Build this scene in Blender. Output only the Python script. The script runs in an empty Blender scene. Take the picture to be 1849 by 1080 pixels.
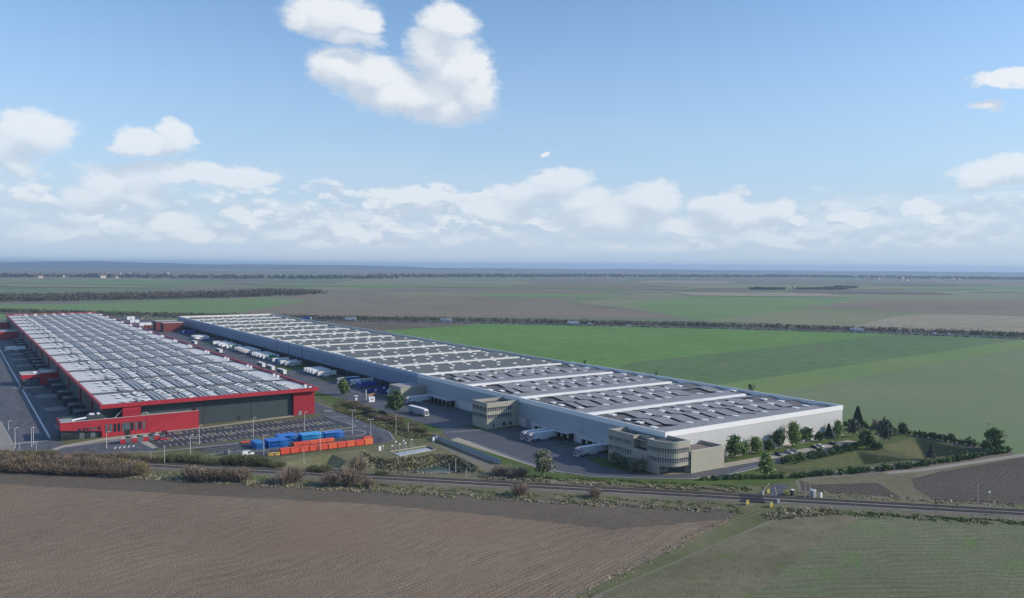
import bpy, math, random
import numpy as np
from mathutils import Matrix, Vector, geometry
random.seed(7)
RS = np.random.RandomState(11)
S = bpy.context.scene
C = S.collection
R = math.radians

# ------------------------------------------------------------------ camera
PW, PH = 1849.0, 1080.0                    # size of the photograph the view was surveyed from
F, PITCH, ROLL, YAW, CH = 1477.74, .0406685, .006895, .601416, 80.0
cy_, sy_, cp_, sp_ = math.cos(YAW), math.sin(YAW), math.cos(PITCH), math.sin(PITCH)
fw = Vector((sy_*cp_, cy_*cp_, -sp_)); rt = Vector((cy_, -sy_, 0)); up = Vector((sy_*sp_, cy_*sp_, cp_))
rx = math.cos(ROLL)*rt + math.sin(ROLL)*up; ux = -math.sin(ROLL)*rt + math.cos(ROLL)*up
cam = bpy.data.cameras.new('camera'); co = bpy.data.objects.new('camera', cam); C.objects.link(co)
mw = Matrix((rx, ux, -fw)).transposed().to_4x4(); mw.translation = (0, 0, CH); co.matrix_world = mw
cam.sensor_fit = 'HORIZONTAL'; cam.sensor_width = 36; cam.lens = F/PW*36
cam.clip_start = 1; cam.clip_end = 80000
S.camera = co

def ray(px, py):
    a = (px-PW/2)/F; b = -(py-PH/2)/F
    return fw + rx*a + ux*b
def g(px, py, z=0.0):                      # where the sight line of a surveyed point meets height z
    d = ray(px, py); t = (z-CH)/d.z
    return (d.x*t, d.y*t)
def gx(px, py, X):                         # ... meets the plane x = X  -> (y, z)
    d = ray(px, py); t = X/d.x
    return (d.y*t, CH+d.z*t)
def gy(px, py, Y):
    d = ray(px, py); t = Y/d.y
    return (d.x*t, CH+d.z*t)
def ppm(x, y):                             # pixels of the survey per metre at a place
    return F/(x*fw.x+y*fw.y)

# ------------------------------------------------------------------ light
SUNV = Vector((.72, -.56, .46)).normalized()
SUN_EL = math.asin(SUNV.z); SUN_AZ = math.atan2(SUNV.x, SUNV.y)
S.view_settings.view_transform = 'Standard'; S.view_settings.look = 'None'
S.view_settings.gamma = 1; S.view_settings.use_curve_mapping = False
S.view_settings.exposure = 0.36
sl = bpy.data.lights.new('sun', 'SUN'); sl.energy = 3.3; sl.angle = R(.8); sl.color = (1, .90, .76)
so = bpy.data.objects.new('sun', sl); C.objects.link(so)
so.rotation_euler = (-SUNV).to_track_quat('-Z', 'Y').to_euler()
S.cycles.use_denoising = True
S.cycles.max_bounces = 4; S.cycles.diffuse_bounces = 1; S.cycles.glossy_bounces = 2
S.cycles.transmission_bounces = 2; S.cycles.volume_bounces = 0; S.cycles.transparent_max_bounces = 4
S.cycles.sample_clamp_indirect = 4

w = bpy.data.worlds.new('World'); S.world = w; w.use_nodes = True
w.cycles.sampling_method = 'MANUAL'; w.cycles.sample_map_resolution = 256
nt = w.node_tree; N = nt.nodes; L = nt.links; N.clear()
class NB:                                  # tiny node builder
    def __init__(s, nt): s.nt = nt; s.N = nt.nodes; s.L = nt.links
    def put(s, sock, v):
        if isinstance(v, bpy.types.NodeSocket): s.L.new(v, sock)
        elif v is not None:
            if hasattr(sock.default_value, '__len__') and not hasattr(v, '__len__'): v = (v,)*len(sock.default_value)
            if hasattr(sock.default_value, '__len__') and len(sock.default_value) == 4 and len(v) == 3: v = (*v, 1)
            sock.default_value = v
    def m(s, op, a=None, b=None, c=None, clamp=False):
        n = s.N.new('ShaderNodeMath'); n.operation = op; n.use_clamp = clamp
        for i, v in enumerate((a, b, c)): s.put(n.inputs[i], v)
        return n.outputs[0]
    def v(s, op, a=None, b=None, c=None):
        n = s.N.new('ShaderNodeVectorMath'); n.operation = op
        for i, x in enumerate((a, b, c)):
            if x is not None: s.put(n.inputs[i], x)
        return n.outputs['Value' if op in ('LENGTH', 'DISTANCE', 'DOT_PRODUCT') else 'Vector']
    def noise(s, vec, scale, detail=4, rough=.55, dist=0):
        n = s.N.new('ShaderNodeTexNoise'); s.put(n.inputs['Vector'], vec)
        n.inputs['Scale'].default_value = scale; n.inputs['Detail'].default_value = detail
        n.inputs['Roughness'].default_value = rough; n.inputs['Distortion'].default_value = dist
        return n.outputs[0], n.outputs[1]
    def ramp(s, fac, stops, interp='LINEAR'):
        n = s.N.new('ShaderNodeValToRGB'); n.color_ramp.interpolation = interp
        e = n.color_ramp.elements
        while len(e) < len(stops): e.new(.5)
        for i, (p, c) in enumerate(stops):
            e[i].position = p; e[i].color = (*c, 1) if len(c) == 3 else c
        s.put(n.inputs[0], fac); return n.outputs[0]
    def mix(s, fac, a, b, mode='MIX'):
        n = s.N.new('ShaderNodeMix'); n.data_type = 'RGBA'; n.blend_type = mode
        s.put(n.inputs['Factor'], fac); s.put(n.inputs[6], a); s.put(n.inputs[7], b)
        return n.outputs[2]
    def sstep(s, x, a, b):
        n = s.N.new('ShaderNodeMapRange'); n.interpolation_type = 'SMOOTHSTEP'
        s.put(n.inputs[0], x); s.put(n.inputs[1], a); s.put(n.inputs[2], b); return n.outputs[0]
    def sep(s, vec):
        n = s.N.new('ShaderNodeSeparateXYZ'); s.put(n.inputs[0], vec); return n.outputs
    def comb(s, x, y, z):
        n = s.N.new('ShaderNodeCombineXYZ'); s.put(n.inputs[0], x); s.put(n.inputs[1], y); s.put(n.inputs[2], z); return n.outputs[0]

nb = NB(nt)
tc = N.new('ShaderNodeTexCoord').outputs['Generated']
dirv = nb.v('NORMALIZE', tc)
sx, sy, sz = nb.sep(dirv)
az = nb.m('ARCTAN2', nb.m('SUBTRACT', nb.m('MULTIPLY', sx, cy_), nb.m('MULTIPLY', sy, sy_)),
          nb.m('ADD', nb.m('MULTIPLY', sx, sy_), nb.m('MULTIPLY', sy, cy_)))      # azimuth measured from the view
el = nb.m('ARCSINE', sz)
Q0 = nb.comb(az, el, 0)
def azel(px, py):
    d = ray(px, py).normalized()
    return (math.atan2(d.x*cy_-d.y*sy_, d.x*sy_+d.y*cy_), math.asin(d.z))
puffs = [(770,178,76,46),(810,195,62,40),(700,172,80,40),(845,140,58,60),(800,48,62,42),(775,90,62,48),(818,125,70,60),(850,172,62,55),(800,165,70,48),(730,165,90,42),(620,128,72,44),(668,140,80,48),
         (592,28,95,44),(655,40,42,26),(540,38,38,26),(640,72,46,18),(862,112,26,18),
         (65,240,70,44),(20,268,60,40),(238,254,44,26),(318,246,36,30),(282,262,70,20),(48,305,32,28),(205,335,60,34),(262,345,46,34),(170,358,60,26),
         (330,310,170,22),(430,322,90,20),(420,380,34,20),(310,402,60,24),(345,425,50,18),(640,415,50,20),(672,373,24,10),(760,345,80,14),
         (1010,318,70,24),(980,345,110,24),(905,378,90,28),(1060,362,60,30),(1100,392,130,34),(1180,362,70,40),(1300,372,60,28),(1345,392,90,34),(1400,380,36,34),
         (1240,410,70,24),(1545,390,46,20),(1670,378,42,16),(1440,404,26,10),(1800,322,84,28),(1840,300,50,22),(1760,345,40,14),(1815,142,60,16),(1775,190,30,8),
         (985,275,12,5),(1700,395,30,10)]
blobs = [(*azel(x, y), a/F, b/F) for x, y, a, b in puffs]
rr = random.Random(3)
for k in range(8):                         # the same scattered clouds go on all round, outside the view
    a = rr.uniform(.75, 5.5); a = a-2*math.pi if a > math.pi else a
    e = rr.uniform(.06, .5)
    for j in range(2): blobs.append((a+rr.uniform(-.05, .05), e+rr.uniform(-.02, .02), rr.uniform(.03, .07), rr.uniform(.02, .04)))
n1 = nb.noise(nb.v('MULTIPLY', dirv, (1, 1, 1.6)), 9, 5, .62)[1]
n2 = nb.noise(nb.v('MULTIPLY', dirv, (1, 1, 1.5)), 34, 4, .6)[1]
def warp(vec):
    a = nb.v('MULTIPLY', nb.v('SUBTRACT', n1, (.5, .5, .5)), (.05, .035, 0))
    b = nb.v('MULTIPLY', nb.v('SUBTRACT', n2, (.5, .5, .5)), (.021, .018, 0))
    return nb.v('ADD', nb.v('ADD', vec, a), b)
def puff(vec, bl):
    acc = None
    for a, e, ra, rb in bl:
        q = nb.v('MULTIPLY_ADD', vec, (1/ra, 1/rb, 0), (-a/ra, -e/rb, 0))
        d = nb.m('SUBTRACT', 1.0, nb.v('LENGTH', q))
        if acc is None: acc = d
        else:
            n = N.new('ShaderNodeMath'); n.operation = 'SMOOTH_MAX'; n.inputs[2].default_value = .12
            nb.put(n.inputs[0], acc); nb.put(n.inputs[1], d); acc = n.outputs[0]
    return acc
wq = warp(Q0)
P0 = puff(wq, blobs)
Pa = P0; P1 = puff(nb.v('ADD', wq, (.010, .022, 0)), blobs[:len(puffs)])                                # towards the sun: lit tops, greyer undersides
fine = nb.noise(nb.v('MULTIPLY', dirv, (1, 1, 2)), 60, 6, .65)[0]
Pm = nb.m('ADD', P0, nb.m('MULTIPLY', nb.m('SUBTRACT', fine, .5), .5))
# bank of far cumulus just above the horizon, all round
bv = nb.v('MULTIPLY', dirv, (1, 1, 3.4))
bn = nb.noise(bv, 7.5, 8, .62, .3)[0]
bn2 = nb.noise(nb.v('ADD', bv, (0, 0, .05)), 7.5, 8, .62, .3)[0]
env = nb.m('MULTIPLY', nb.sstep(el, -.005, .03), nb.m('SUBTRACT', 1.0, nb.sstep(el, .055, .15)))
bank = nb.sstep(nb.m('MULTIPLY', env, nb.m('ADD', bn, .12)), .44, .70)
b3 = nb.noise(nb.v('MULTIPLY', dirv, (1, 1, 2.3)), 19, 7, .6, .2)[0]; b4 = nb.noise(nb.v('ADD', nb.v('MULTIPLY', dirv, (1, 1, 2.3)), (0, 0, .02)), 19, 7, .6, .2)[0]
grp = nb.noise(dirv, 3.2, 3, .5)[0]
env2 = nb.m('MULTIPLY', nb.sstep(el, .02, .045), nb.m('SUBTRACT', 1.0, nb.sstep(el, .08, .14)))
small = nb.sstep(nb.m('MULTIPLY', env2, nb.m('ADD', b3, nb.m('MULTIPLY', nb.m('SUBTRACT', grp, .5), .55))), .47, .60)
veil = nb.m('MULTIPLY', nb.sstep(nb.noise(nb.v('MULTIPLY', dirv, (1, 1, 5)), 3.5, 5, .6)[0], .38, .72),
            nb.m('SUBTRACT', 1.0, nb.sstep(el, .06, .20)))
lowk = nb.m('MULTIPLY_ADD', nb.sstep(el, .07, .2), .30, .70)
pmask = nb.m('MULTIPLY', nb.sstep(Pm, -.06, .42), lowk)
cover = nb.m('MAXIMUM', nb.m('MAXIMUM', pmask, nb.m('MULTIPLY', small, .75)), nb.m('MULTIPLY', bank, .5))
sky = N.new('ShaderNodeTexSky'); sky.sky_type = 'NISHITA'; sky.sun_disc = False
sky.sun_elevation = SUN_EL; sky.sun_rotation = SUN_AZ
sky.altitude = 100; sky.air_density = 1.0; sky.dust_density = .6; sky.ozone_density = 1.6
SKYK = .1
base = nb.mix(1.0, sky.outputs[0], (1.08, 1.25, 1.40), 'MULTIPLY')
hz = nb.m('SUBTRACT', 1.0, nb.sstep(el, -.02, .34))
base = nb.mix(nb.m('MULTIPLY', hz, .82), base, (3.55, 4.65, 6.25))
low = nb.m('SUBTRACT', 1.0, nb.sstep(el, -.01, .13))
base = nb.mix(nb.m('MULTIPLY', low, .5), base, (4.5, 5.35, 6.35))
base = nb.mix(nb.m('MULTIPLY', veil, .4), base, (4.7, 5.5, 6.5))
lit = nb.sstep(nb.m('SUBTRACT', Pa, P1), -.42, .55)
litb = nb.sstep(nb.m('SUBTRACT', b3, b4), -.10, .08)
usep = nb.sstep(pmask, .1, .5)
litm = nb.m('ADD', nb.m('MULTIPLY', lit, usep), nb.m('MULTIPLY', litb, nb.m('SUBTRACT', 1.0, usep)))
litm = nb.m('ADD', litm, nb.m('MULTIPLY', nb.m('SUBTRACT', fine, .5), .5), clamp=True)
ccol = nb.mix(litm, (4.5, 5.15, 6.0), (6.75, 7.0, 7.25))
fin = nb.mix(nb.m('MULTIPLY', cover, .94), base, ccol)
bg = N.new('ShaderNodeBackground'); bg.inputs[1].default_value = SKYK; L.new(fin, bg.inputs[0])
wo = N.new('ShaderNodeOutputWorld'); L.new(bg.outputs[0], wo.inputs[0])

# ------------------------------------------------------------------ materials
def newmat(name):
    m = bpy.data.materials.new(name); m.use_nodes = True
    b = NB(m.node_tree); p = b.N['Principled BSDF']
    return m, b, p
MATS = {}
def M(name, col, rough=.6, metal=0, var=.12, scale=.8, spec=.35, dirt=0, island=0, streak=0):
    if name in MATS: return MATS[name]
    m, b, p = newmat(name)
    pos = b.N.new('ShaderNodeNewGeometry').outputs['Position']
    f = b.noise(pos, scale, 5, .6)[0]
    c = b.mix(f, tuple(x*(1-var*1.4) for x in col), tuple(min(1, x*(1+var*1.4)) for x in col))
    if streak:
        f2 = b.noise(b.v('MULTIPLY', pos, (1.5, 1.5, .12)), 1, 4, .6)[0]
        c = b.mix(b.m('MULTIPLY', b.sstep(f2, .5, .75), streak), c, tuple(x*.6 for x in col))
    if dirt:
        f3 = b.noise(b.v('MULTIPLY', pos, (.05, .11, .3)), 1, 6, .65, .5)[0]; f4 = b.noise(b.v('MULTIPLY', pos, (.9, .12, .3)), 1, 4, .6)[0]
        c = b.mix(b.m('MULTIPLY', b.m('MAXIMUM', b.sstep(f3, .5, .68), b.sstep(f4, .58, .75)), dirt), c, tuple(x*.55 for x in col))
    if island:
        ri = b.N.new('ShaderNodeNewGeometry').outputs['Random Per Island']
        c = b.mix(1.0, c, b.ramp(ri, [(0, (1-island,)*3), (1, (1+island*.9,)*3)]), 'MULTIPLY')
    b.put(p.inputs['Base Color'], c); p.inputs['Roughness'].default_value = rough
    p.inputs['Metallic'].default_value = metal; p.inputs['Specular IOR Level'].default_value = spec
    MATS[name] = m; return m
def GM(name, cols, big=.012, mid=.12, fine=1.6, wts=(.45, .3, .25), stripe=None, bump=0, rough=.9, patch=None):
    m, b, p = newmat(name)
    pos = b.N.new('ShaderNodeNewGeometry').outputs['Position']
    a = b.noise(pos, big, 4, .55, .4)[0]; c = b.noise(pos, mid, 4, .6)[0]; d = b.noise(pos, fine, 3, .7)[0]
    f = b.m('ADD', b.m('ADD', b.m('MULTIPLY', a, wts[0]), b.m('MULTIPLY', c, wts[1])), b.m('MULTIPLY', d, wts[2]))
    f = b.m('MULTIPLY_ADD', b.m('SUBTRACT', f, .5), 2.4, .5, clamp=True)
    col = b.ramp(f, cols)
    h = d
    if stripe:
        for ang, per, amt in stripe:
            ax = (-math.sin(ang), math.cos(ang), 0)
            t = b.v('DOT_PRODUCT', pos, ax)
            t = b.m('ADD', t, b.m('MULTIPLY', b.noise(pos, .25, 3)[0], per*.8)); t = b.m('ADD', t, b.m('MULTIPLY', b.noise(pos, .035, 2)[0], per*4))
            wv = b.m('SINE', b.m('MULTIPLY', t, 2*math.pi/per))
            br = b.m('MULTIPLY_ADD', b.noise(pos, .06, 5)[0], 2.6, -.8)
            k = b.m('MULTIPLY_ADD', b.m('MULTIPLY', wv, br), amt*2, 1.0)
            col = b.mix(1.0, col, b.comb(k, k, k), 'MULTIPLY')
    if patch:                              # (scale, threshold, colour, amount): own-shaped stains or weedy places
        for sc, th, pc, am in patch:
            pf = b.noise(pos, sc, 5, .65, .6)[0]
            col = b.mix(b.m('MULTIPLY', b.sstep(pf, th, th+.12), am), col, pc)
    b.put(p.inputs['Base Color'], col); p.inputs['Roughness'].default_value = rough
    p.inputs['Specular IOR Level'].default_value = .15
    if bump:
        bn_ = b.N.new('ShaderNodeBump'); bn_.inputs['Strength'].default_value = bump; bn_.inputs['Distance'].default_value = .35
        b.L.new(h, bn_.inputs['Height']); b.L.new(bn_.outputs[0], p.inputs['Normal'])
    MATS[name] = m; return m

# ------------------------------------------------------------------ mesh builder
class MB:
    def __init__(s): s.v = []; s.f = []; s.mi = []; s.T = None
    def pt(s, p):
        if s.T is not None: p = s.T @ Vector(p)
        s.v.append((p[0], p[1], p[2])); return len(s.v)-1
    def face(s, pts, m=0):
        s.f.append([s.pt(p) for p in pts]); s.mi.append(m); return s
    def box(s, x0, x1, y0, y1, z0, z1, m=0, top=None):
        i = [s.pt(p) for p in ((x0,y0,z0),(x1,y0,z0),(x1,y1,z0),(x0,y1,z0),(x0,y0,z1),(x1,y0,z1),(x1,y1,z1),(x0,y1,z1))]
        for k, q in enumerate(((0,3,2,1),(4,5,6,7),(0,1,5,4),(1,2,6,5),(2,3,7,6),(3,0,4,7))):
            s.f.append([i[a] for a in q]); s.mi.append(top if (k == 1 and top is not None) else m)
        return s
    def prism(s, poly, z0, z1, m=0, top=None, cap=True):
        if sum(poly[i][0]*poly[(i+1)%len(poly)][1]-poly[(i+1)%len(poly)][0]*poly[i][1] for i in range(len(poly))) < 0: poly = poly[::-1]
        n = len(poly); a = [s.pt((x, y, z0)) for x, y in poly]; b = [s.pt((x, y, z1)) for x, y in poly]
        for i in range(n):
            j = (i+1) % n; s.f.append([a[i], a[j], b[j], b[i]]); s.mi.append(m)
        if cap: s.f.append(b); s.mi.append(m if top is None else top); s.f.append(a[::-1]); s.mi.append(m)
        return s
    def extr(s, prof, y0, y1, m=0):        # profile in x,z pushed along y
        n = len(prof); a = [s.pt((x, y0, z)) for x, z in prof]; b = [s.pt((x, y1, z)) for x, z in prof]
        for i in range(n):
            j = (i+1) % n; s.f.append([a[i], a[j], b[j], b[i]]); s.mi.append(m)
        s.f.append(a[::-1]); s.f.append(b); s.mi += [m, m]; return s
    def tube(s, p, q, r0, r1=None, n=6, m=0, cap=True):
        r1 = r0 if r1 is None else r1
        p = Vector(p); q = Vector(q); d = (q-p).normalized()
        u = d.orthogonal().normalized(); v = d.cross(u)
        a = []; b = []
        for k in range(n):
            t = 2*math.pi*k/n; o = u*math.cos(t)+v*math.sin(t)
            a.append(s.pt(p+o*r0)); b.append(s.pt(q+o*r1))
        for k in range(n):
            j = (k+1) % n; s.f.append([a[k], a[j], b[j], b[k]]); s.mi.append(m)
        if cap: s.f.append(a[::-1]); s.f.append(b); s.mi += [m, m]
        return s
    def build(s, name, mats, parent=None, bevel=0, smooth=False):
        me = bpy.data.meshes.new(name)
        org = Vector((0, 0, 0)); q = parent
        while q is not None: org += q.location; q = q.parent
        me.from_pydata([(a-org.x, b-org.y, c-org.z) for a, b, c in s.v], [], s.f)
        for m in (mats if isinstance(mats, (list, tuple)) else [mats]): me.materials.append(m)
        if any(s.mi): me.polygons.foreach_set('material_index', s.mi)
        if smooth: me.polygons.foreach_set('use_smooth', [True]*len(s.f))
        me.update()
        o = bpy.data.objects.new(name, me); C.objects.link(o)
        if parent is not None: o.parent = parent
        if bevel:
            bm_ = o.modifiers.new('edge', 'BEVEL'); bm_.width = bevel; bm_.segments = 2; bm_.limit_method = 'ANGLE'
        return o
def rawmesh(name, V, Fq, mat, parent=None):            # numpy verts + quads
    me = bpy.data.meshes.new(name)
    me.vertices.add(len(V)); me.vertices.foreach_set('co', np.asarray(V, np.float32).ravel())
    k = Fq.shape[1]; n = len(Fq)
    me.loops.add(n*k); me.loops.foreach_set('vertex_index', Fq.astype(np.int32).ravel())
    me.polygons.add(n); me.polygons.foreach_set('loop_start', np.arange(0, n*k, k, dtype=np.int32))
    for m in (mat if isinstance(mat, (list, tuple)) else [mat]): me.materials.append(m)
    me.update(calc_edges=True); me.validate()
    o = bpy.data.objects.new(name, me); C.objects.link(o)
    if parent is not None: o.parent = parent
    return o
def thing(name, label, cat, loc=(0, 0, 0), group=None):
    o = bpy.data.objects.new(name, None); C.objects.link(o); o.location = loc; o.empty_display_size = .5
    return tag(o, label, cat, group)
def tag(o, label, cat, group=None):
    o['label'] = label; o['category'] = cat
    if group: o['group'] = group
    return o
def struct(o, kind='structure'):
    o['kind'] = kind; return o
KIDS = {}
def copy_tree(o, parent=None):
    c = o.copy(); C.objects.link(c)
    if parent is not None: c.parent = parent
    for ch in o.children: copy_tree(ch, c)
    return c
def place(proto, used, loc, rz=0, label=None, group=None, scale=None, cat=None):
    o = proto if not used else copy_tree(proto)
    o.location = (*loc, 0) if len(loc) == 2 else loc
    o.rotation_euler = (0, 0, rz)
    if scale: o.scale = (scale,)*3 if not hasattr(scale, '__len__') else scale
    if label: o['label'] = label
    if cat: o['category'] = cat
    if group: o['group'] = group
    elif 'group' in o and label: pass
    return o
def share(proto, part, mat=None):          # a repeat of a part, same mesh
    c = part.copy(); C.objects.link(c); c.parent = proto
    return c
LV = .012
def sheet(name, pts, mat, level, world=False, holes=()):
    P = [p if world else g(*p) for p in pts]
    loops = [[Vector((x, y, 0)) for x, y in P]]+[[Vector((x, y, 0)) for x, y in h] for h in holes]
    tri = geometry.tessellate_polygon(loops)
    V = [(v.x, v.y, level*LV) for l in loops for v in l]
    me = bpy.data.meshes.new(name)
    fs = []
    for t in tri:
        a, b, c = (V[i] for i in t)
        fs.append(t if (b[0]-a[0])*(c[1]-a[1])-(b[1]-a[1])*(c[0]-a[0]) > 0 else t[::-1])
    me.from_pydata(V, [], fs); me.materials.append(mat); me.update()
    o = bpy.data.objects.new(name, me); C.objects.link(o)
    return struct(o)
def line_poly(pts, w):                     # ribbon of width w along world points
    L_, R_ = [], []
    for i, p in enumerate(pts):
        a = Vector(pts[max(0, i-1)]); b = Vector(pts[min(len(pts)-1, i+1)])
        d = (b-a).normalized(); n = Vector((-d.y, d.x))
        L_.append(tuple(Vector(p)+n*w/2)); R_.append(tuple(Vector(p)-n*w/2))
    return L_+R_[::-1]

exec_parts = []
# ------------------------------------------------------------------ ground, fields, water
HAZE_D = 7.5e-5
m_far = newmat('far_country')
def _far():
    m, b, p = m_far
    pos = b.N.new('ShaderNodeNewGeometry').outputs['Position']
    vo = b.N.new('ShaderNodeTexVoronoi'); vo.inputs['Scale'].default_value = 1
    wq_ = b.v('ADD', pos, b.v('MULTIPLY', b.noise(pos, .0006, 3)[1], (260, 260, 0)))
    r_ = b.comb(b.v('DOT_PRODUCT', wq_, (.0016, .0007, 0)), b.v('DOT_PRODUCT', wq_, (-.0009, .0021, 0)), 0)
    b.L.new(r_, vo.inputs['Vector'])
    vo.distance = 'MANHATTAN' if hasattr(vo, 'distance') else 'EUCLIDEAN'
    k = b.sep(vo.outputs['Color'])[0]
    c = b.ramp(k, [(0, (0.195, 0.163, 0.137)), (.22, (0.169, 0.202, 0.111)), (.4, (0.221, 0.195, 0.156)), (.55, (0.143, 0.208, 0.098)), (.7, (0.182, 0.169, 0.137)), (.86, (0.169, 0.195, 0.130)), (1, (0.299, 0.260, 0.189))], 'CONSTANT')
    n = b.noise(pos, .004, 6, .6)[0]
    c = b.mix(b.m('MULTIPLY', n, .45), c, (.13, .13, .105))
    hed = b.noise(b.v('MULTIPLY', pos, (1, 1.6, 1)), .0016, 7, .62, 1.2)[0]
    c = b.mix(b.m('MULTIPLY', b.sstep(hed, .56, .66), .75), c, (.085, .088, .075))
    b.put(p.inputs['Base Color'], c); p.inputs['Roughness'].default_value = .95; p.inputs['Specular IOR Level'].default_value = .1
_far(); m_far = m_far[0]

GRA = [(0, (.075, .095, .038)), (.5, (.11, .13, .05)), (1, (.17, .165, .085))]
m_field_bright = GM('young_crop', [(0, (0.095, 0.185, 0.045)), (.5, (0.119, 0.219, 0.057)), (1, (0.152, 0.249, 0.081))], big=.006, mid=.03, fine=.6, stripe=[(R(-20), 24, .09)], wts=(.5, .3, .2))
m_field_mid = GM('thin_crop', [(0, (.085, .15, .058)), (.5, (.105, .17, .07)), (1, (.14, .19, .085))], big=.007, mid=.05, fine=.5, stripe=[(R(-20), 24, .09)], patch=[(.011, .55, (.15, .145, .09), .5), (.014, .62, (.075, .2, .035), .7)])
m_field_grey = GM('sparse_crop', [(0, (0.125, 0.180, 0.084)), (.5, (0.155, 0.200, 0.100)), (1, (0.190, 0.214, 0.119))], big=.007, mid=.05, fine=.5, patch=[(.012, .58, (.08, .19, .04), .6), (.009, .6, (.16, .14, .10), .5)])
m_field_bright2 = GM('pale_crop', [(0, (0.120, 0.196, 0.062)), (.5, (0.150, 0.221, 0.076)), (1, (0.180, 0.242, 0.100))], big=.007, mid=.05, fine=.5)
m_plough = GM('ploughed_soil', [(0, (.126, .094, .065)), (.5, (.213, .164, .117)), (1, (.312, .246, .182))], big=.012, mid=.2, fine=1.7, wts=(.30, .2, .5), stripe=[(R(13.7), 1.5, .12), (R(14.4), 4.3, .06)], bump=1.0, patch=[(.014, .53, (.25, .16, .105), .5), (.03, .57, (.15, .115, .085), .45)])
m_headland = GM('headland_soil', [(0, (0.085, 0.068, 0.051)), (.5, (0.135, 0.112, 0.085)), (1, (0.193, 0.160, 0.126))], big=.02, mid=.25, fine=1.6, wts=(.3, .25, .45), stripe=[(R(-44.3), 1.7, .16)], bump=1.0)
m_stubble = GM('stubble_grass', [(0, (0.099, 0.104, 0.058)), (.5, (0.139, 0.149, 0.085)), (1, (0.199, 0.205, 0.128))], big=.015, mid=.14, fine=.9, wts=(.35, .25, .4), stripe=[(R(-30), 3.1, .09)], bump=.7,
              patch=[(.035, .53, (.10, .18, .045), .7), (.11, .6, (.25, .225, .165), .3)])
m_verge = GM('dry_verge', [(0, (0.085, 0.085, 0.047)), (.45, (0.153, 0.140, 0.085)), (1, (0.264, 0.230, 0.162))], big=.03, mid=.3, fine=1.4, bump=.8, patch=[(.06, .55, (.11, .15, .04), .7)])
m_dryfield = GM('weedy_dark_field', [(0, (0.064, 0.052, 0.042)), (.5, (0.093, 0.077, 0.063)), (1, (0.145, 0.122, 0.100))], big=.02, mid=.2, fine=.9, wts=(.3, .25, .45), stripe=[(R(8), 1.8, .12)], bump=1.0)
m_grass = GM('lawn', [(0, (.05, .085, .022)), (.5, (.075, .115, .03)), (1, (.115, .15, .05))], big=.05, mid=.3, fine=1.5)
m_grass_dull = GM('rough_grass', [(0, (.085, .092, .042)), (.5, (.125, .13, .06)), (1, (.19, .18, .10))], big=.04, mid=.25, fine=1.2, bump=.4)
m_bank = GM('basin_bank', [(0, (0.098, 0.098, 0.052)), (.5, (0.161, 0.155, 0.081)), (1, (0.253, 0.230, 0.138))], big=.05, mid=.35, fine=1.0, bump=.8, patch=[(.09, .6, (.24, .2, .15), .5)])
m_bankR = GM('planted_bank', [(0, (.05, .07, .026)), (.5, (.085, .1, .04)), (1, (.125, .125, .06))], big=.03, mid=.25, fine=1.0, patch=[(.035, .52, (.15, .115, .07), .4)])
m_asph = GM('asphalt', [(0, (0.076, 0.081, 0.095)), (.5, (0.101, 0.106, 0.122)), (1, (0.137, 0.140, 0.154))], big=.035, mid=.2, fine=1.2, wts=(.5, .3, .2), stripe=[(R(92), 6.5, .12)], rough=.75, patch=[(.05, .6, (.135, .125, .115), .4)])
m_asph_dark = GM('asphalt_dark', [(0, (.045, .045, .053)), (.5, (.062, .062, .07)), (1, (.088, .086, .09))], big=.04, mid=.25, fine=1.5, rough=.7, patch=[(.08, .6, (.115, .105, .095), .5)])
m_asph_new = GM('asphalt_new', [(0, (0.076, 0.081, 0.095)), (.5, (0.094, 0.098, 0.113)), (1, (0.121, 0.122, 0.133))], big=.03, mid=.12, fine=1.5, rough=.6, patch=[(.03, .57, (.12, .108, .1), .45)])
m_conc = GM('concrete_apron', [(0, (.2, .19, .165)), (.5, (.27, .255, .225)), (1, (.33, .31, .28))], big=.06, mid=.4, fine=1.5)
m_pave = GM('beige_paving', [(0, (.30, .265, .21)), (.5, (.37, .33, .265)), (1, (.44, .39, .32))], big=.08, mid=.4, fine=1.8)
m_paint = M('road_paint', (.62, .62, .60), rough=.7, var=.2, scale=.5)
m_kerb = M('kerb_stone', (.42, .40, .37), rough=.85, var=.15)
m_ballast = GM('ballast', [(0, (0.150, 0.131, 0.115)), (.5, (0.213, 0.188, 0.163)), (1, (0.300, 0.269, 0.230))], big=.05, mid=.5, fine=1.8)
m_tan = GM('tan_stubble', [(0, (.2, .18, .125)), (.5, (.28, .25, .18)), (1, (.36, .32, .24))], big=.006, mid=.03, fine=.2, stripe=[(R(-35), 30, .12)])
m_brownfar = GM('brown_field', [(0, (0.150, 0.127, 0.091)), (.5, (0.195, 0.166, 0.120)), (1, (0.240, 0.208, 0.149))], big=.004, mid=.02, fine=.1)
m_greyfar = GM('grey_green_field', [(0, (0.169, 0.182, 0.099)), (.5, (0.202, 0.211, 0.120)), (1, (0.240, 0.240, 0.146))], big=.003, mid=.012, fine=.06)
m_greenfar = GM('far_green_field', [(0, (0.124, 0.202, 0.072)), (.5, (0.150, 0.227, 0.086)), (1, (0.189, 0.247, 0.111))], big=.004, mid=.02, fine=.1)
m_darksoil = GM('dark_soil', [(0, (0.098, 0.082, 0.062)), (.5, (0.127, 0.109, 0.083)), (1, (0.176, 0.153, 0.115))], big=.01, mid=.06, fine=.4)

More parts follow.
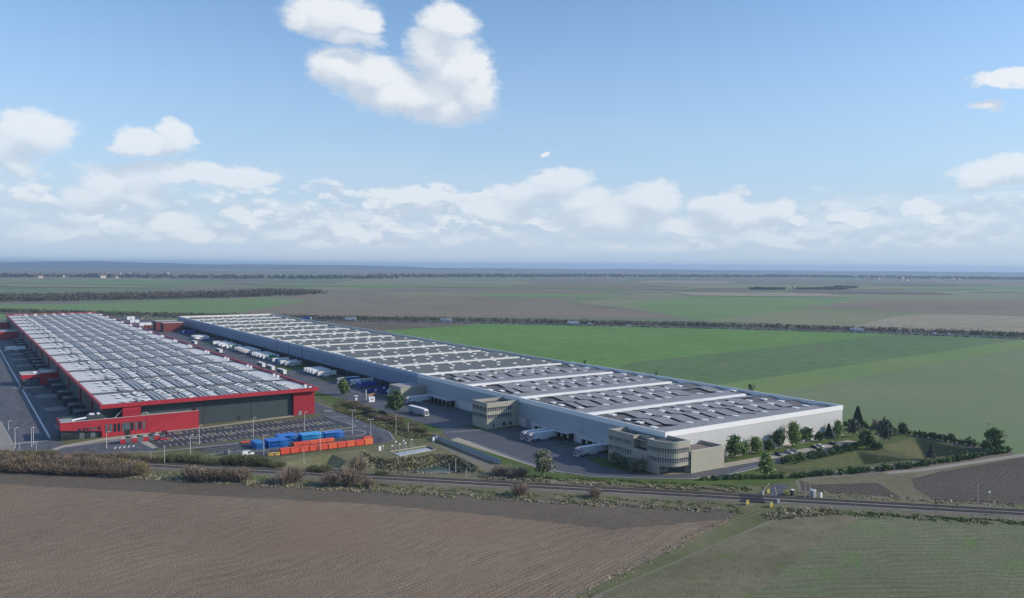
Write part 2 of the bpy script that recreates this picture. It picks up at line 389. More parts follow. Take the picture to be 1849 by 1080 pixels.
HQ1 = [g(506, 842.5), g(905, 864), g(780, 800), g(507, 825)]
HQ2 = [(262, 198), (374.6, 171.5), (376, 209.5), (262, 209.5)]
def ground():
    V = []; fs = []
    sq = [(-400, -400), (1600, -400), (1600, 1700), (-400, 1700)]
    ring = [(26000*math.cos(2*math.pi*i/64), 26000*math.sin(2*math.pi*i/64)) for i in range(64)]
    for loops in ([sq, HQ1, HQ2], [ring, sq]):
        ls = [[Vector((x, y, 0)) for x, y in l] for l in loops]; o = len(V)
        V += [tuple(v) for l in ls for v in l]
        for t in geometry.tessellate_polygon(ls):
            a, b, c = (V[i+o] for i in t)
            q = t if (b[0]-a[0])*(c[1]-a[1])-(b[1]-a[1])*(c[0]-a[0]) > 0 else t[::-1]
            fs.append([i+o for i in q])
    me = bpy.data.meshes.new('ground'); me.from_pydata(V, [], fs); me.materials.append(m_far); me.update()
    o = bpy.data.objects.new('ground', me); C.objects.link(o); return struct(o)
ground()

def seg_dist(X, Y, poly):
    d = np.full(X.shape, 1e9); ins = np.zeros(X.shape, bool)
    n = len(poly)
    for i in range(n):
        x0, y0 = poly[i]; x1, y1 = poly[(i+1) % n]
        t = np.clip(((X-x0)*(x1-x0)+(Y-y0)*(y1-y0))/((x1-x0)**2+(y1-y0)**2+1e-9), 0, 1)
        d = np.minimum(d, np.hypot(X-x0-t*(x1-x0), Y-y0-t*(y1-y0)))
        c = ((y0 > Y) != (y1 > Y)) & (X < (x1-x0)*(Y-y0)/(y1-y0+1e-12)+x0); ins ^= c
    return np.where(ins, d, -d)
def basin(name, quad, dips, mat, nu, nv, rough=.25):
    a, b, c, d = (np.array(q, float) for q in quad)
    u, v = np.meshgrid(np.linspace(0, 1, nu), np.linspace(0, 1, nv))
    P = ((1-u)*(1-v))[..., None]*a+(u*(1-v))[..., None]*b+(u*v)[..., None]*c+((1-u)*v)[..., None]*d
    X, Y = P[..., 0], P[..., 1]; H = np.zeros(X.shape)
    for poly, depth, run in dips:
        H = np.minimum(H, -np.clip(seg_dist(X, Y, poly)/run, 0, 1)*depth)
    rs = np.random.RandomState(4); nz = rs.rand(*H.shape)
    nz = (nz+np.roll(nz, 1, 0)+np.roll(nz, 1, 1))/3-.5
    H += nz*rough*np.clip(-H, .25, 1.2)
    H[0, :] = H[-1, :] = 0; H[:, 0] = H[:, -1] = 0
    V = np.stack([X, Y, H], -1).reshape(-1, 3)
    i = (np.arange(nv-1)[:, None]*nu+np.arange(nu-1)).ravel()
    Q = np.stack([i, i+1, i+nu+1, i+nu], -1)
    if (b[0]-a[0])*(d[1]-a[1])-(b[1]-a[1])*(d[0]-a[0]) < 0: Q = Q[:, ::-1]
    return struct(rawmesh(name, V, Q, mat))
P_low = [g(*p) for p in ((652, 813), (668, 821), (700, 828), (740, 826), (790, 819), (826, 822), (858, 838), (872, 853), (820, 856), (700, 853), (668, 847), (655, 832))]
P_dry = [g(*p) for p in ((518, 832), (600, 820), (628, 833), (612, 845), (520, 842))]
P_up = [g(*p) for p in ((704, 816), (722, 824), (787, 812), (772, 805))]
basin('basin_bank', HQ1, [(P_low, 4.2, 6.5), (P_dry, 2.6, 5), (P_up, 1.0, 1.6)], m_bank, 150, 70)
basin('planted_bank', HQ2, [([(341, 207), (374, 208.5), (373.5, 176), (336, 184)], 6.0, 10.5), ([(272, 206), (325, 207), (331, 185), (287, 196)], 4.0, 7.5)], m_bankR, 130, 50)
def water(name, poly, z, col, rough, label=None):
    m, b, p = newmat(name)
    p.inputs['Base Color'].default_value = (*col, 1); p.inputs['Roughness'].default_value = rough
    pos = b.N.new('ShaderNodeNewGeometry').outputs['Position']
    bn_ = b.N.new('ShaderNodeBump'); bn_.inputs['Strength'].default_value = .03
    b.L.new(b.noise(pos, 1.2, 3)[0], bn_.inputs['Height']); b.L.new(bn_.outputs[0], p.inputs['Normal'])
    mb = MB(); mb.face([(x, y, z) for x, y in poly]); return struct(mb.build(name, m))
def inset(poly, k):
    cx = sum(p[0] for p in poly)/len(poly); cy = sum(p[1] for p in poly)/len(poly)
    return [(cx+(x-cx)*k, cy+(y-cy)*k) for x, y in poly]
water('pond_water', inset(P_up, .93), -.45, (.26, .31, .36), .10)
water('basin_water', [g(x, y, -3.5) for x, y in ((735, 852), (760, 846), (790, 841.5), (806, 843), (822, 850), (812, 854), (770, 855))], -3.5, (.055, .095, .09), .15)
mb = MB(); mb.tube((*P_up[0], .06), (*P_up[1], .06), .12); 
for i in range(4): mb.tube((*P_up[i], .06), (*P_up[(i+1) % 4], .06), .16)
struct(mb.build('pond_kerb', m_kerb))

# --- far fields (sheets on the ground, a few centimetres apart)
sheet('grey_field', [(420, 572), (560, 523), (900, 517), (1100, 528), (1010, 545), (1250, 574)], m_brownfar, 3)
sheet('brown_field', [(440, 540), (640, 505), (930, 503), (1000, 520), (700, 522)], m_greyfar, 2)
sheet('far_green_field', [(-700, 566), (-200, 552), (200, 548), (480, 537), (560, 543), (420, 566), (-700, 592)], m_greenfar, 4)
sheet('far_crop_field', [(1040, 546), (1160, 530), (1849, 523), (2400, 535), (2400, 562), (1849, 552), (1500, 548), (1240, 571)], m_greyfar, 4)
sheet('far_meadow', [(1130, 548), (1300, 531), (1560, 536), (1500, 548), (1700, 556), (1300, 582), (1220, 572)], m_greenfar, 5)
sheet('dark_fallow_field', [(1430, 556), (1560, 545), (1849, 541), (2500, 560), (2500, 588), (1849, 571), (1560, 561)], m_brownfar, 6)
sheet('far_grass_field', [(1280, 578), (1440, 560), (1700, 566), (1540, 592)], m_greyfar, 7)
sheet('stubble_strip', [(1530, 592), (1620, 571), (1700, 567), (1849, 571), (2500, 590), (2500, 630), (1849, 601)], m_tan, 8)
sheet('fallow_strip', [(560, 573), (860, 582), (1240, 585), (1035, 588), (870, 584), (690, 597)], m_darksoil, 3)
sheet('bare_soil', [(60, 566), (330, 572), (560, 576), (870, 584), (700, 600), (640, 596), (500, 572)], m_darksoil, 2)
sheet('pale_crop_strip', [(1290, 716), (1262, 700), (1849, 613), (2300, 640), (2300, 652), (1849, 628), (1330, 722)], m_field_bright2, 4)
sheet('crop_field', [(690, 597), (870, 585), (1150, 589), (1640, 601), (1139, 655), (1061, 680)], m_field_bright, 3)
sheet('thin_crop_field', [(1045, 690), (1139, 655), (1640, 601), (1849, 607), (2300, 622), (2300, 640), (1849, 613), (1262, 700), (1230, 720)], m_field_mid, 3)
sheet('sparse_crop_field', [g(1225, 722), g(1262, 700), g(1849, 613), (1400, 560), (1400, 60), (700, 60), g(2100, 790), g(1835, 826), (381, 168), (378.5, 250), (352, 250)], m_field_grey, 3, world=True)

rf = random.Random(12)
for k in range(46):                        # parcels of the far plain
    py = 498.5+31*rf.random()**1.5; px = rf.uniform(-500, 2200); wd = rf.uniform(160, 560)*(.5+(py-495)/40); th = rf.uniform(1.0, 2.4)*(1+(py-498)/9)
    sk = rf.uniform(-.25, .25)*wd
    sheet('far_parcel', [(px, py+px*.0085-7), (px+wd, py+(px+wd)*.0085-7), (px+wd+sk, py+th+(px+wd)*.0085-7), (px+sk, py+th+px*.0085-7)], rf.choice((m_greenfar, m_tan, m_brownfar, m_greyfar, m_greyfar, m_darksoil, m_greenfar)), 12+k*2)
# --- near land
RLn = lambda x, off: (x, 408.7-.99*x+off)             # line parallel to the railway
sheet('ploughed_field', [RLn(-90, -49), RLn(60, -47), RLn(112, -43), (140, 222), (166, 187), (204, 172), (121, 151), (60, 136), (-120, 90), (-260, 300)], m_plough, 1, world=True)
rq = random.Random(8)
def wavy(pts, n=14, a=1.1):
    out = []
    for p, q_ in zip(pts[:-1], pts[1:]):
        for k in range(n): out.append((p[0]+(q_[0]-p[0])*k/n+rq.uniform(-a, a)*.7, p[1]+(q_[1]-p[1])*k/n+rq.uniform(-a, a)*.7))
    return out+[pts[-1]]
sheet('ploughed_headland', [RLn(x, -20) for x in (-90, 20, 70, 115, 160, 205)]+[(218, 177.5), (216, 175.5)]+wavy([(204, 172.5), (165, 185), (138, 222), RLn(112, -45), RLn(60, -49), RLn(-90, -51)]), m_headland, 1.5, world=True)
sheet('stubble_field', [(232, 166), (262, 133), (310, 88), (420, -20), (700, -300), (200, -60), (90, 120), (131, 150), (190, 160)], m_stubble, 1, world=True)
sheet('stubble_swath', [(232, 165), (246, 152), (200, 141), (140, 122), (100, 112), (96, 128), (131, 149.5), (190, 159.5)], m_verge, 1.3, world=True)
sheet('grass_track', [(216, 178), (226, 176), (230, 168), (190, 160.5), (131, 150.5), (108, 145), (60, 133), (56, 137), (112, 149), (200, 171)], m_grass_dull, 3, world=True)
for off in (-.5, .95):
    pts = [(222+off*1.2, 174.5-off*2), (205, 171-off), (175, 163.8-off), (140, 155.4-off), (100, 145.8-off), (70, 138.5-off)]
    sheet('wheel_rut', line_poly(pts, .55), m_verge, 4, world=True)
sheet('railway_verge', [RLn(x, -20.5) for x in (-90, 70, 150, 212)]+[RLn(228, -14), RLn(290, -17), RLn(560, -17), RLn(560, 16), RLn(330, 16), RLn(282, 16), RLn(250, 20), RLn(216, 17), RLn(185, 16), RLn(172, 11.8), RLn(106, 11.8), RLn(98, 8), RLn(20, 9), RLn(-90, 12)], m_verge, 2, world=True)
sheet('weedy_field', [RLn(250, 19), RLn(290, 15.5), RLn(340, 15.5), RLn(560, 15.5), (560, 105), (470, 146), (383, 162), (318, 173), (281, 184), (262, 190)], m_dryfield, 1, world=True)
sheet('field_path', [(262, 190), (281, 183.5), (316, 174.5), (383, 164.5), (470, 148), (700, 105), (700, 101), (470, 144), (381, 160.5), (318, 168), (300, 168), (288, 160), (272, 139), (266, 147), (284, 172), (262, 183)], m_verge, 3, world=True)
sheet('gravel_lane', line_poly([(300, 178.5), (316, 173.4), (350, 168), (383, 163), (470, 146.5), (700, 104)], 3.4), m_conc, 4, world=True)
for off in (-.8, .8):
    sheet('wheel_rut', line_poly([(300, 178.5+off), (316, 173.4+off), (350, 168+off), (383, 163+off), (470, 146.5+off)], .6), m_pave, 5, world=True)
# site grass, yards and roads
sheet('site_grass', [(-40, 440), RLn(20, 9), RLn(60, 8), RLn(100, 7), g(506, 842.5), g(507, 825), g(780, 800), (183, 300), (180, 262), RLn(175, 12), RLn(190, 16), RLn(216, 17), RLn(250, 20), (262, 192), (262, 214), (382, 214), (382, 250), (352, 262), (352, 1090), (200, 1330), (20, 1330), (-40, 900)], m_grass_dull, 1, world=True)
sheet('new_lawn', [(183, 500), (189, 498), (197, 350), (193.8, 341), (186, 346), (179, 420)], m_grass, 2.3, world=True)
sheet('new_lawn', [(184, 332), (188, 326), (190.6, 254), (200, 236), (212, 226), (230, 213.6), (250, 210), (262, 212), (376, 216.5), (376, 209.6), (262, 209.6), (262, 197), (281, 192), (262, 191), (245, 192.5), (209, 219), (176, 250), (181.5, 268)], m_grass, 2.3, world=True)
sheet('side_lawn', [(352.5, 262), (352.5, 224), (376, 224), (378, 250)], m_grass, 2, world=True)
sheet('truck_yard', [(161, 431), (189, 497), (197, 350), (188.5, 326), (191, 256), (200, 236), (212, 226), (223, 225), (233.7, 240), (233.7, 1080), (226, 1300), (164, 1300), (161, 1214)], m_asph, 3, world=True)
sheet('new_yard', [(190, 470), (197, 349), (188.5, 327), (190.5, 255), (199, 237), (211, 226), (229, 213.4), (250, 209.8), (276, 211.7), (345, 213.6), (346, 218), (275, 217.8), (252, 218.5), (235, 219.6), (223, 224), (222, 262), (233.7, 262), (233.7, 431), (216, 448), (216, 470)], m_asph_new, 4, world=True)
sheet('beige_walk', [(187.6, 322.5), (193.2, 325.5), (190.9, 253.4), (192.5, 249.5), (191, 250)], m_pave, 5, world=True)
sheet('red_site_road', [(-40, 372), (19, 383), (45, 380), (58, 376), (72, 369), (100, 366), (112, 367), (112, 342), (158, 333), (166, 336), (172, 352), (174.5, 400), (173.5, 455), (160, 460), (160, 424), (40, 404), (37.5, 424), (-40, 424)], m_asph, 3.4, world=True)
sheet('left_yard', [(14, 400), (37.5, 404), (37.5, 424), (57, 424), (57, 1230), (-10, 1230), (19, 480), (21, 424)], m_asph, 4, world=True)
sheet('left_path', [(12, 380), (20.5, 384), (21, 424), (19.5, 480), (8, 720), (-6, 720), (13, 480)], m_conc, 5, world=True)
sheet('car_park', [(71, 375), (71, 408), (161.5, 408.5), (163, 375), (112, 372)], m_asph_dark, 5, world=True)
sheet('storage_yard', [(84, 365.5), (100, 366.5), (113, 367.5), (150, 367), (161, 362), (164, 345), (158, 333.5), (112.5, 333.5), (100, 338)], m_asph_dark, 4, world=True)
sheet('pond_apron', [g(700, 800), g(712, 813), g(772, 803.5), g(750, 790)], m_asph_dark, 2.6)
sheet('front_walk', [(39, 404), (56, 411), (72, 412.6), (99, 412.8), (148, 420.5), (148, 417.8), (99, 410.8), (73, 409.6), (71, 404), (73, 377), (70.5, 377), (67, 404), (57, 405), (40, 400), (36, 395), (34, 398)], m_pave, 6, world=True)
sheet('front_lawn', [(99, 410.2), (148, 417.2), (161, 418.5), (161.5, 409.6), (99, 409.4)], m_grass_dull, 5, world=True)
sheet('turning_island', [g(626, 778), g(600, 786), g(606, 789), g(640, 788), g(658, 784.5), g(660, 780), g(650, 777)], m_grass_dull, 6)
sheet('lot_bays', [(253, 218.6), (276, 217.9), (343.5, 217.9), (342.6, 222.8), (284, 222.9), (277, 223.2), (259, 223.6), (254, 232)], m_pave, 6, world=True)
sheet('lot_lawn', [(254.5, 224.6), (262, 224), (276, 223.6), (343, 223.4), (346, 219), (352, 222), (352, 231.5), (255, 231.5)], m_grass, 3, world=True)
sheet('wall_walk', [(255, 229.6), (351.5, 229.6), (351.5, 231.4), (255, 231.4)], m_pave, 4, world=True)
sheet('entrance_paving', [(223.4, 224.6), (235, 219.9), (253, 218.8), (253.5, 219.3), (236, 228), (226, 230)], m_pave, 7, world=True)
for poly in ([(209, 352), (214.6, 348.5), (214.6, 333.4), (233.5, 333.4), (233.5, 331), (219, 329.8), (212, 331)], [(213, 311.5), (219, 313), (233, 313), (233, 310.2), (221, 310)],
             [(214, 448), (217, 446), (217, 452), (210, 455), (208, 449)], [(223.2, 226), (223.2, 261), (216, 259), (213.5, 246), (217, 232)]):
    sheet('yard_grass', poly, m_grass, 8, world=True)
for yy in (392.5, 281.5, 288, 404.5):
    sheet('yard_grass', [(214, yy), (222, yy+.55), (231, yy+1.2), (231, yy-1.3), (222, yy-.8)], m_grass, 8, world=True)
sheet('yard_grass', [(206, 630), (232, 634), (232, 610), (205, 596), (203, 606)], m_grass, 8, world=True)
sheet('yard_grass', [(205, 545), (232, 548), (232, 531), (212, 531)], m_grass, 8, world=True)
sheet('yard_grass', [(203, 848), (231, 850), (231, 836), (204, 834)], m_grass, 8, world=True)
# striped dock lanes beside the red warehouse
for k, yy in enumerate((452, 474, 508, 528, 560, 586, 648, 668, 690, 712, 736, 760, 784, 808, 832, 890, 914, 940)):
    if k % 2: sheet('dock_lawn', [(38, yy), (44, yy+2.2), (55, yy+2.6), (55, yy-2.2), (44, yy-1.8)], m_grass, 6, world=True)
    else: sheet('dock_apron', [(41, yy-7), (53, yy-7), (53, yy+6), (41, yy+6)], m_conc, 5, world=True)
sheet('parking_island', [(35, 596), (48, 598), (48, 606), (37, 610), (31, 606)], m_conc, 7, world=True)
# ditch and kerbs between the two sites
def kerb(pts, world=True, wd=.35, h=.12):
    P = [p if world else g(*p) for p in pts]
    mb = MB()
    for a, b in zip(P[:-1], P[1:]):
        d = Vector((b[0]-a[0], b[1]-a[1])); n = Vector((-d.y, d.x)).normalized()*wd/2
        mb.prism([(a[0]+n.x, a[1]+n.y), (b[0]+n.x, b[1]+n.y), (b[0]-n.x, b[1]-n.y), (a[0]-n.x, a[1]-n.y)], 0, h)
    return struct(mb.build('kerb', m_kerb))
kerb([(166, 336.5), (171.8, 353), (174.4, 400), (173.4, 450)])
kerb([(58, 376.5), (71, 369.5), (100, 366.8), (113, 368), (163.5, 374.2), (164.5, 376.5), (162, 409)])
kerb([(40, 399.5), (56, 402), (67, 403.5)]); kerb([(19.5, 483), (21.3, 424), (21, 386)])
kerb([(189.8, 322), (191.6, 256), (200, 237.4), (212, 226.6), (229.5, 213.8), (250, 210.2), (276, 212), (345, 213.9)], h=.13)
kerb([(71, 376), (71, 406)]); kerb([(99, 410), (148, 417.4)])
isl = [g(626, 778), g(600, 786), g(606, 789), g(640, 788), g(658, 784.5), g(660, 780), g(650, 777), g(626, 778)]
kerb(isl)
kerb([(164.5, 405), (174, 402)], wd=.25)
# painted markings
mk = MB()
def stripe(x0, y0, x1, y1, wd, lvl):
    d = Vector((x1-x0, y1-y0)).normalized(); n = Vector((-d.y, d.x))*wd/2
    z = lvl*LV; mk.face([(x0-n.x, y0-n.y, z), (x1-n.x, y1-n.y, z), (x1+n.x, y1+n.y, z), (x0+n.x, y0+n.y, z)])
for y0, y1 in ((376.8, 381.5), (387, 391.5), (392.4, 397), (402.5, 407.5)):
    x = 76
    while x < 160:
        stripe(x, y0, x+.0, y1, .22, 6); x += 2.55
for i in range(64):
    x = 80+i*1.22
    stripe(x, 391.6, x+.6, 392.4, .28, 6); stripe(x+.6, 392.4, x+1.22, 391.6, .28, 6)
stripe(36.1, 425, 36.1, 1000, .9, 7)
for i in range(9): stripe(20.8+i*1.7, 419.5-i*.05, 21.9+i*1.7, 419.5, .8, 7); stripe(21.6+i*1.7, 418.4, 22.7+i*1.7, 418.4, .8, 7)
for i in range(6): stripe(167+i*1.5, 421+i*.1, 167.5+i*1.5, 424.5, .55, 7)
for i in range(5): stripe(57+i*1.8, 384, 58+i*1.8, 388, .6, 7)
for i in range(15): stripe(194.5+i*1.3, 338.2-i*.33, 195.2+i*1.3, 338-i*.33, .75, 6)
stripe(193.6, 318, 192.6, 262, .18, 6); stripe(192.6, 262, 194, 246, .18, 6)
for yy in (392, 400, 409, 418, 300, 306, 277, 268): stripe(217, yy+2.4, 231, yy+2.4, .14, 6)
for yy in range(560, 940, 8): stripe(214, yy, 229, yy, .15, 6)
for i in range(14):
    stripe(86+i*2.2, 350-i*.4, 92+i*3.4, 356-i*.3, .16, 6)
for yy in (352, 358, 362, 346): stripe(88, yy, 112, yy+.5, .2, 6); stripe(146, yy, 162, yy-1, .2, 6)
for i in range(21): stripe(285+i*2.75, 218.1, 285.2+i*2.75, 222.7, .12, 8)
stripe(246, 209.8, 257, 213.2, .2, 7); stripe(257, 213.2, 276, 213.4, .2, 7)
for x, y, a in ((168, 372, 1.3), (170, 386, 1.3), (60, 388, 0), (48, 390, 0), (30, 389, 0)):
    stripe(x, y, x+2*math.cos(a), y+2*math.sin(a), .35, 7); stripe(x+1.6*math.cos(a)-.5, y+1.6*math.sin(a), x+2.4*math.cos(a), y+2.4*math.sin(a), .3, 7)
struct(mk.build('road_markings', m_paint))
# green islands in the car park
for x, y in ((80, 392), (90, 390), (98, 393.6), (106, 390), (117, 392.6), (128, 390.6), (139, 393), (150, 392), (86, 405.5), (110, 406), (134, 406), (88, 378.3), (100, 378.3)):
    sheet('parking_island', [(x, y-2.2), (x+2.2, y-2.2), (x+2.2, y+2.2), (x, y+2.2)], m_grass_dull, 7, world=True)
    kerb([(x, y-2.2), (x+2.2, y-2.2), (x+2.2, y+2.2), (x, y+2.2), (x, y-2.2)], wd=.2)
sheet('parking_hedge_strip', [(72, 371.6), (72, 375), (162, 376), (162, 374.4), (112, 371)], m_grass_dull, 6, world=True)

# ------------------------------------------------------------------ railway
m_rail = M('rail_steel', (.10, .085, .08), rough=.5, metal=.6)
m_sleeper = M('sleeper', (.085, .075, .072), rough=.9, island=.3)
ra = math.atan2(-.99, 1); rdir = Vector((math.cos(ra), math.sin(ra))); rnor = Vector((-rdir.y, rdir.x))
RO = Vector((150, 408.7-148.5))
def along(s, o): p = RO+rdir*s+rnor*o; return (p.x, p.y)
mb = MB()
prof = [(-4.6, 0), (-3.9, .45), (3.9, .45), (4.6, 0)]
for a, b in ((-420, 104.5), (112.5, 620)):
    va = [(*along(a, o), z) for o, z in prof]; vb = [(*along(b, o), z) for o, z in prof]
    for i in range(3): mb.face([va[i], vb[i], vb[i+1], va[i+1]])
struct(mb.build('railway_ballast', m_ballast))
for to, lab in ((-2.05, 'railway track nearer the ploughed field'), (2.05, 'railway track on the warehouse side of the line')):
    t = thing('railway_track', lab, 'railway track', (*along(0, to), 0), 'double railway line')
    for o in (-.75, .75):
        mb = MB(); c0 = along(-420, to+o); c1 = along(620, to+o); n = rnor*.09
        mb.prism([(c0[0]+n.x, c0[1]+n.y), (c1[0]+n.x, c1[1]+n.y), (c1[0]-n.x, c1[1]-n.y), (c0[0]-n.x, c0[1]-n.y)], .52, .68)
        mb.build('rail', m_rail, t)
    mb = MB(); s = -420
    while s < 420:
        if not 104 < s < 113:
            p = [along(s+a, to+b) for a, b in ((-.14, -1.3), (.14, -1.3), (.14, 1.3), (-.14, 1.3))]; mb.prism(p, .44, .54)
        s += .75
    struct(mb.build('sleeper_row', m_sleeper, t), 'stuff')

# ------------------------------------------------------------------ the red warehouse
m_red = M('red_cladding', (.34, .024, .036), rough=.5, var=.12, scale=.2, dirt=.12)
m_red2 = M('red_cladding_deep', (.30, .018, .03), rough=.5, var=.1, scale=.3)
m_slate = M('slate_cladding', (.042, .058, .066), rough=.45, var=.1, scale=.25, streak=.2)
m_dark = M('dark_metal', (.025, .028, .032), rough=.5)
m_roofw = M('white_roof_sheet', (.62, .615, .595), rough=.6, var=.12, scale=.18, dirt=.3)
m_gut = M('roof_gutter', (.085, .092, .10), rough=.7, var=.15)
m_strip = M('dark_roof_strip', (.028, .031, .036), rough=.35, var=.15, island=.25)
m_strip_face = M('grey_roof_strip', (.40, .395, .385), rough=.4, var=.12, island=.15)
m_dome = M('white_dome', (.78, .79, .78), rough=.4, var=.08)
m_trim = M('grey_coping', (.42, .42, .40), rough=.6)
m_glass = M('dark_glass', (.022, .028, .034), rough=.12, spec=.6, var=.3, scale=.4)
m_glass2 = M('pale_glass', (.10, .125, .14), rough=.15, spec=.6, var=.5, scale=.6)
m_white = M('white_paint', (.74, .75, .76), rough=.45, var=.05)
m_galv = M('galvanised', (.36, .37, .38), rough=.45, metal=.3)
RX0, RX1, RY0, RY1, RH = 56.0, 161.0, 416.4, 1214.0, 14.3
red = thing('red_warehouse', 'long dark slate warehouse with a red fascia and a white ribbed roof', 'warehouse', (RX0, RY0, 0))
mb = MB(); mb.prism([(57.5, 421.2), (148.2, 421.2), (148.2, 421.2), (159.8, 421.2), (159.8, 1212.5), (57.5, 1212.5)], 0, 13.2, cap=False); mb.build('wall', m_slate, red)
for a, b, nm in (((RX0, RY0), (RX1, RY0), 'n'), ((RX0, RY1), (RX1, RY1), 'f'), ((RX0, RY0+1.2), (RX0, RY1), 'l'), ((RX1, RY0+1.2), (RX1, RY1), 'r')):
    mb = MB()
    if a[1] == b[1]:
        yy = a[1]; mb.box(RX0, RX1, min(yy, yy+(1.2 if nm == 'n' else -1.2)), max(yy, yy+(1.2 if nm == 'n' else -1.2)), 12.6, RH+.15)
    else:
        xx = a[0]; mb.box(min(xx, xx+(1.2 if nm == 'l' else -1.2)), max(xx, xx+(1.2 if nm == 'l' else -1.2)), RY0+1.2, RY1-1.2, 12.8, RH+.15)
    mb.build('fascia', m_red, red)
mb = MB(); mb.box(RX0+1.2, RX1-1.2, RY0+1.2, RY0+1.9, 13.0, RH+.05); mb.build('coping', m_trim, red)
mb = MB(); mb.box(RX0+1.25, RX1-1.25, RY0+1.95, 421.1, 12.75, 12.95); mb.build('soffit', m_slate, red)
gut = [RY0+2.0]+[460+52.4*k for k in range(15)]+[RY1-1.6]
domes = []; strips = []
def bay_z(y, y0, y1, h):
    h = .4
    m = (y0+y1)/2; return 13.05+h*(1-abs(y-m)/((y1-y0)/2))
for bi in range(len(gut)-1):
    y0, y1 = gut[bi], gut[bi+1]
    mb = MB(); ym = (y0+y1)/2; ya, yb = y0+1.1, y1-1.1
    x0, x1 = RX0+1.2, RX1-1.2
    for a, b, za, zb in ((ya, ym, 13.05, 13.45), (ym, yb, 13.45, 13.05)):
        mb.face([(x0, a, za), (x1, a, za), (x1, b, zb), (x0, b, zb)])
    mb.build('roof_bay', m_roofw, red)
    if bi: 
        mb = MB(); mb.box(x0, x1, y0-1.35, y0+1.35, 12.7, 13.75); mb.build('gutter', m_gut, red)
    # long dark strips and rows of domes in a repeating pattern
    rb = random.Random(bi)
    x = RX0+14+rb.uniform(-1, 1); k = 0
    L_ = yb-ya
    zf = lambda y: bay_z(y, ya, yb, 1.2)
    while x < RX1-16:
        for j in range(3):
            segs = ((.06, .94),) if rb.random() < .8 else ((.06, .44), (.56, .94))
            if x < RX0+22: segs = ((.08, .36),) if j % 2 else ((.62, .9),)
            for s0, s1 in segs: strips.append((x+j*2.1, ya+L_*s0, ya+L_*s1, ya, yb))
        for q in range(5):
            yy = ya+L_*(.12+.19*q)
            for dx in (7.6, 9.3):
                if rb.random() < .6: domes.append((x+dx-1.2+rb.uniform(-.2, .2), yy+rb.uniform(-1, 1)+(2 if dx > 9 else 0), zf(min(max(yy, ya), yb))))
        if x < RX0+22:
            for q in range(3):
                for dx in (-3.5, 1.0, 5.5): domes.append((x+dx, ya+L_*(.2+.3*q), zf(ya+L_*(.2+.3*q))))
        x += 10.3
strips.sort(key=lambda s: s[1])
def strip_mb(mb, s):
    x, a, b, ya, yb = s; ym = (ya+yb)/2
    ys = [a]+([ym] if a < ym < b else [])+[b]
    for c, d in zip(ys[:-1], ys[1:]):
        zc, zd = bay_z(c, ya, yb, 1.2)+.1, bay_z(d, ya, yb, 1.2)+.1
        e = .3
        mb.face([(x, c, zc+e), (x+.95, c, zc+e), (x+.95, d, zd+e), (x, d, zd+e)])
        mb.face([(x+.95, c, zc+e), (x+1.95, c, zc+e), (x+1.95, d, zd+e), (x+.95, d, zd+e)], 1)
        mb.face([(x, c, zc-.2), (x, c, zc+e), (x, d, zd+e), (x, d, zd-.2)][::-1])
        mb.face([(x+1.95, c, zc-.2), (x+1.95, d, zd-.2), (x+1.95, d, zd+e), (x+1.95, c, zc+e)][::-1])
    c, d = ys[0], ys[-1]; zc = bay_z(c, ya, yb, 1.2)+.1; zd = bay_z(d, ya, yb, 1.2)+.1; e = .3
    mb.face([(x, c, zc-.2), (x+1.95, c, zc-.2), (x+1.95, c, zc+e), (x, c, zc+e)])
    mb.face([(x, d, zd-.2), (x+1.95, d, zd-.2), (x+1.95, d, zd+e), (x, d, zd+e)][::-1])
for s in strips[:290]:
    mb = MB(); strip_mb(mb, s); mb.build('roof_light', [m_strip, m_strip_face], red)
mb = MB()
for s in strips[290:]: strip_mb(mb, s)
if len(strips) > 290: struct(mb.build('distant_roof_lights', [m_strip, m_strip_face], red), 'stuff')
domes.sort(key=lambda s: s[1])
def dome_mb(mb, x, y, z, a=1.5, b=1.9, h=.7):
    mb.box(x-a/2, x+a/2, y-b/2, y+b/2, z-.3, z+h*.65); 
    mb.prism([(x-a/2-.1, y-b/2-.1), (x+a/2+.1, y-b/2-.1), (x+a/2+.1, y+b/2+.1), (x-a/2-.1, y+b/2+.1)], z+h*.66, z+h, 1)
mb = MB(); dome_mb(mb, 0, 0, 0); d0 = None
for i, (x, y, z) in enumerate(domes[:290]):
    if d0 is None: d0 = mb.build('roof_dome', [m_strip, m_dome]); d0.parent = red; o = d0
    else: o = share(red, d0)
    o.location = (x-RX0, y-RY0, z)
mb = MB()
for x, y, z in domes[290:]: dome_mb(mb, x, y, z)
struct(mb.build('distant_roof_domes', [m_strip, m_dome], red), 'stuff')
for bi in range(1, len(gut)-1):                       # pairs of white fans at the right eaves
    for dy in (4.5, 11.5):
        mb = MB(); x, y = RX1-3.2, gut[bi]-44+dy
        mb.box(x-.6, x+.6, y-.6, y+.6, 13.0, 14.5); mb.box(x-.75, x+.75, y-.75, y+.75, 14.5, 14.7); mb.build('roof_fan', m_dome, red)
# slatted red tower panel at the near right corner
for k in range(11):
    mb = MB(); z0 = .15+k*1.13
    mb.extr([(148.3, z0), (159.8, z0), (159.8, z0+1.05), (148.3, z0+1.05)], 419.3-.12, 421.15); mb.build('cladding_slat', m_red2, red)
mb = MB(); mb.box(150.9, 152.7, 419.05, 419.2, 0, 2.3); d = mb.build('door', M('grey_door', (.20, .23, .25), rough=.4), red)
mb = MB(); mb.box(152.3, 152.5, 418.95, 419.05, 1.0, 1.15); mb.build('handle', m_galv, d)
mb = MB(); mb.box(119.5, 120.9, 421.05, 421.18, 0, 2.2); d = mb.build('door', m_dark, red)
for xx in (80, 103, 126.5): 
    mb = MB(); mb.box(xx-.05, xx+.05, 421.1, 421.2, 0, 13.0); mb.build('panel_joint', m_dark, red)
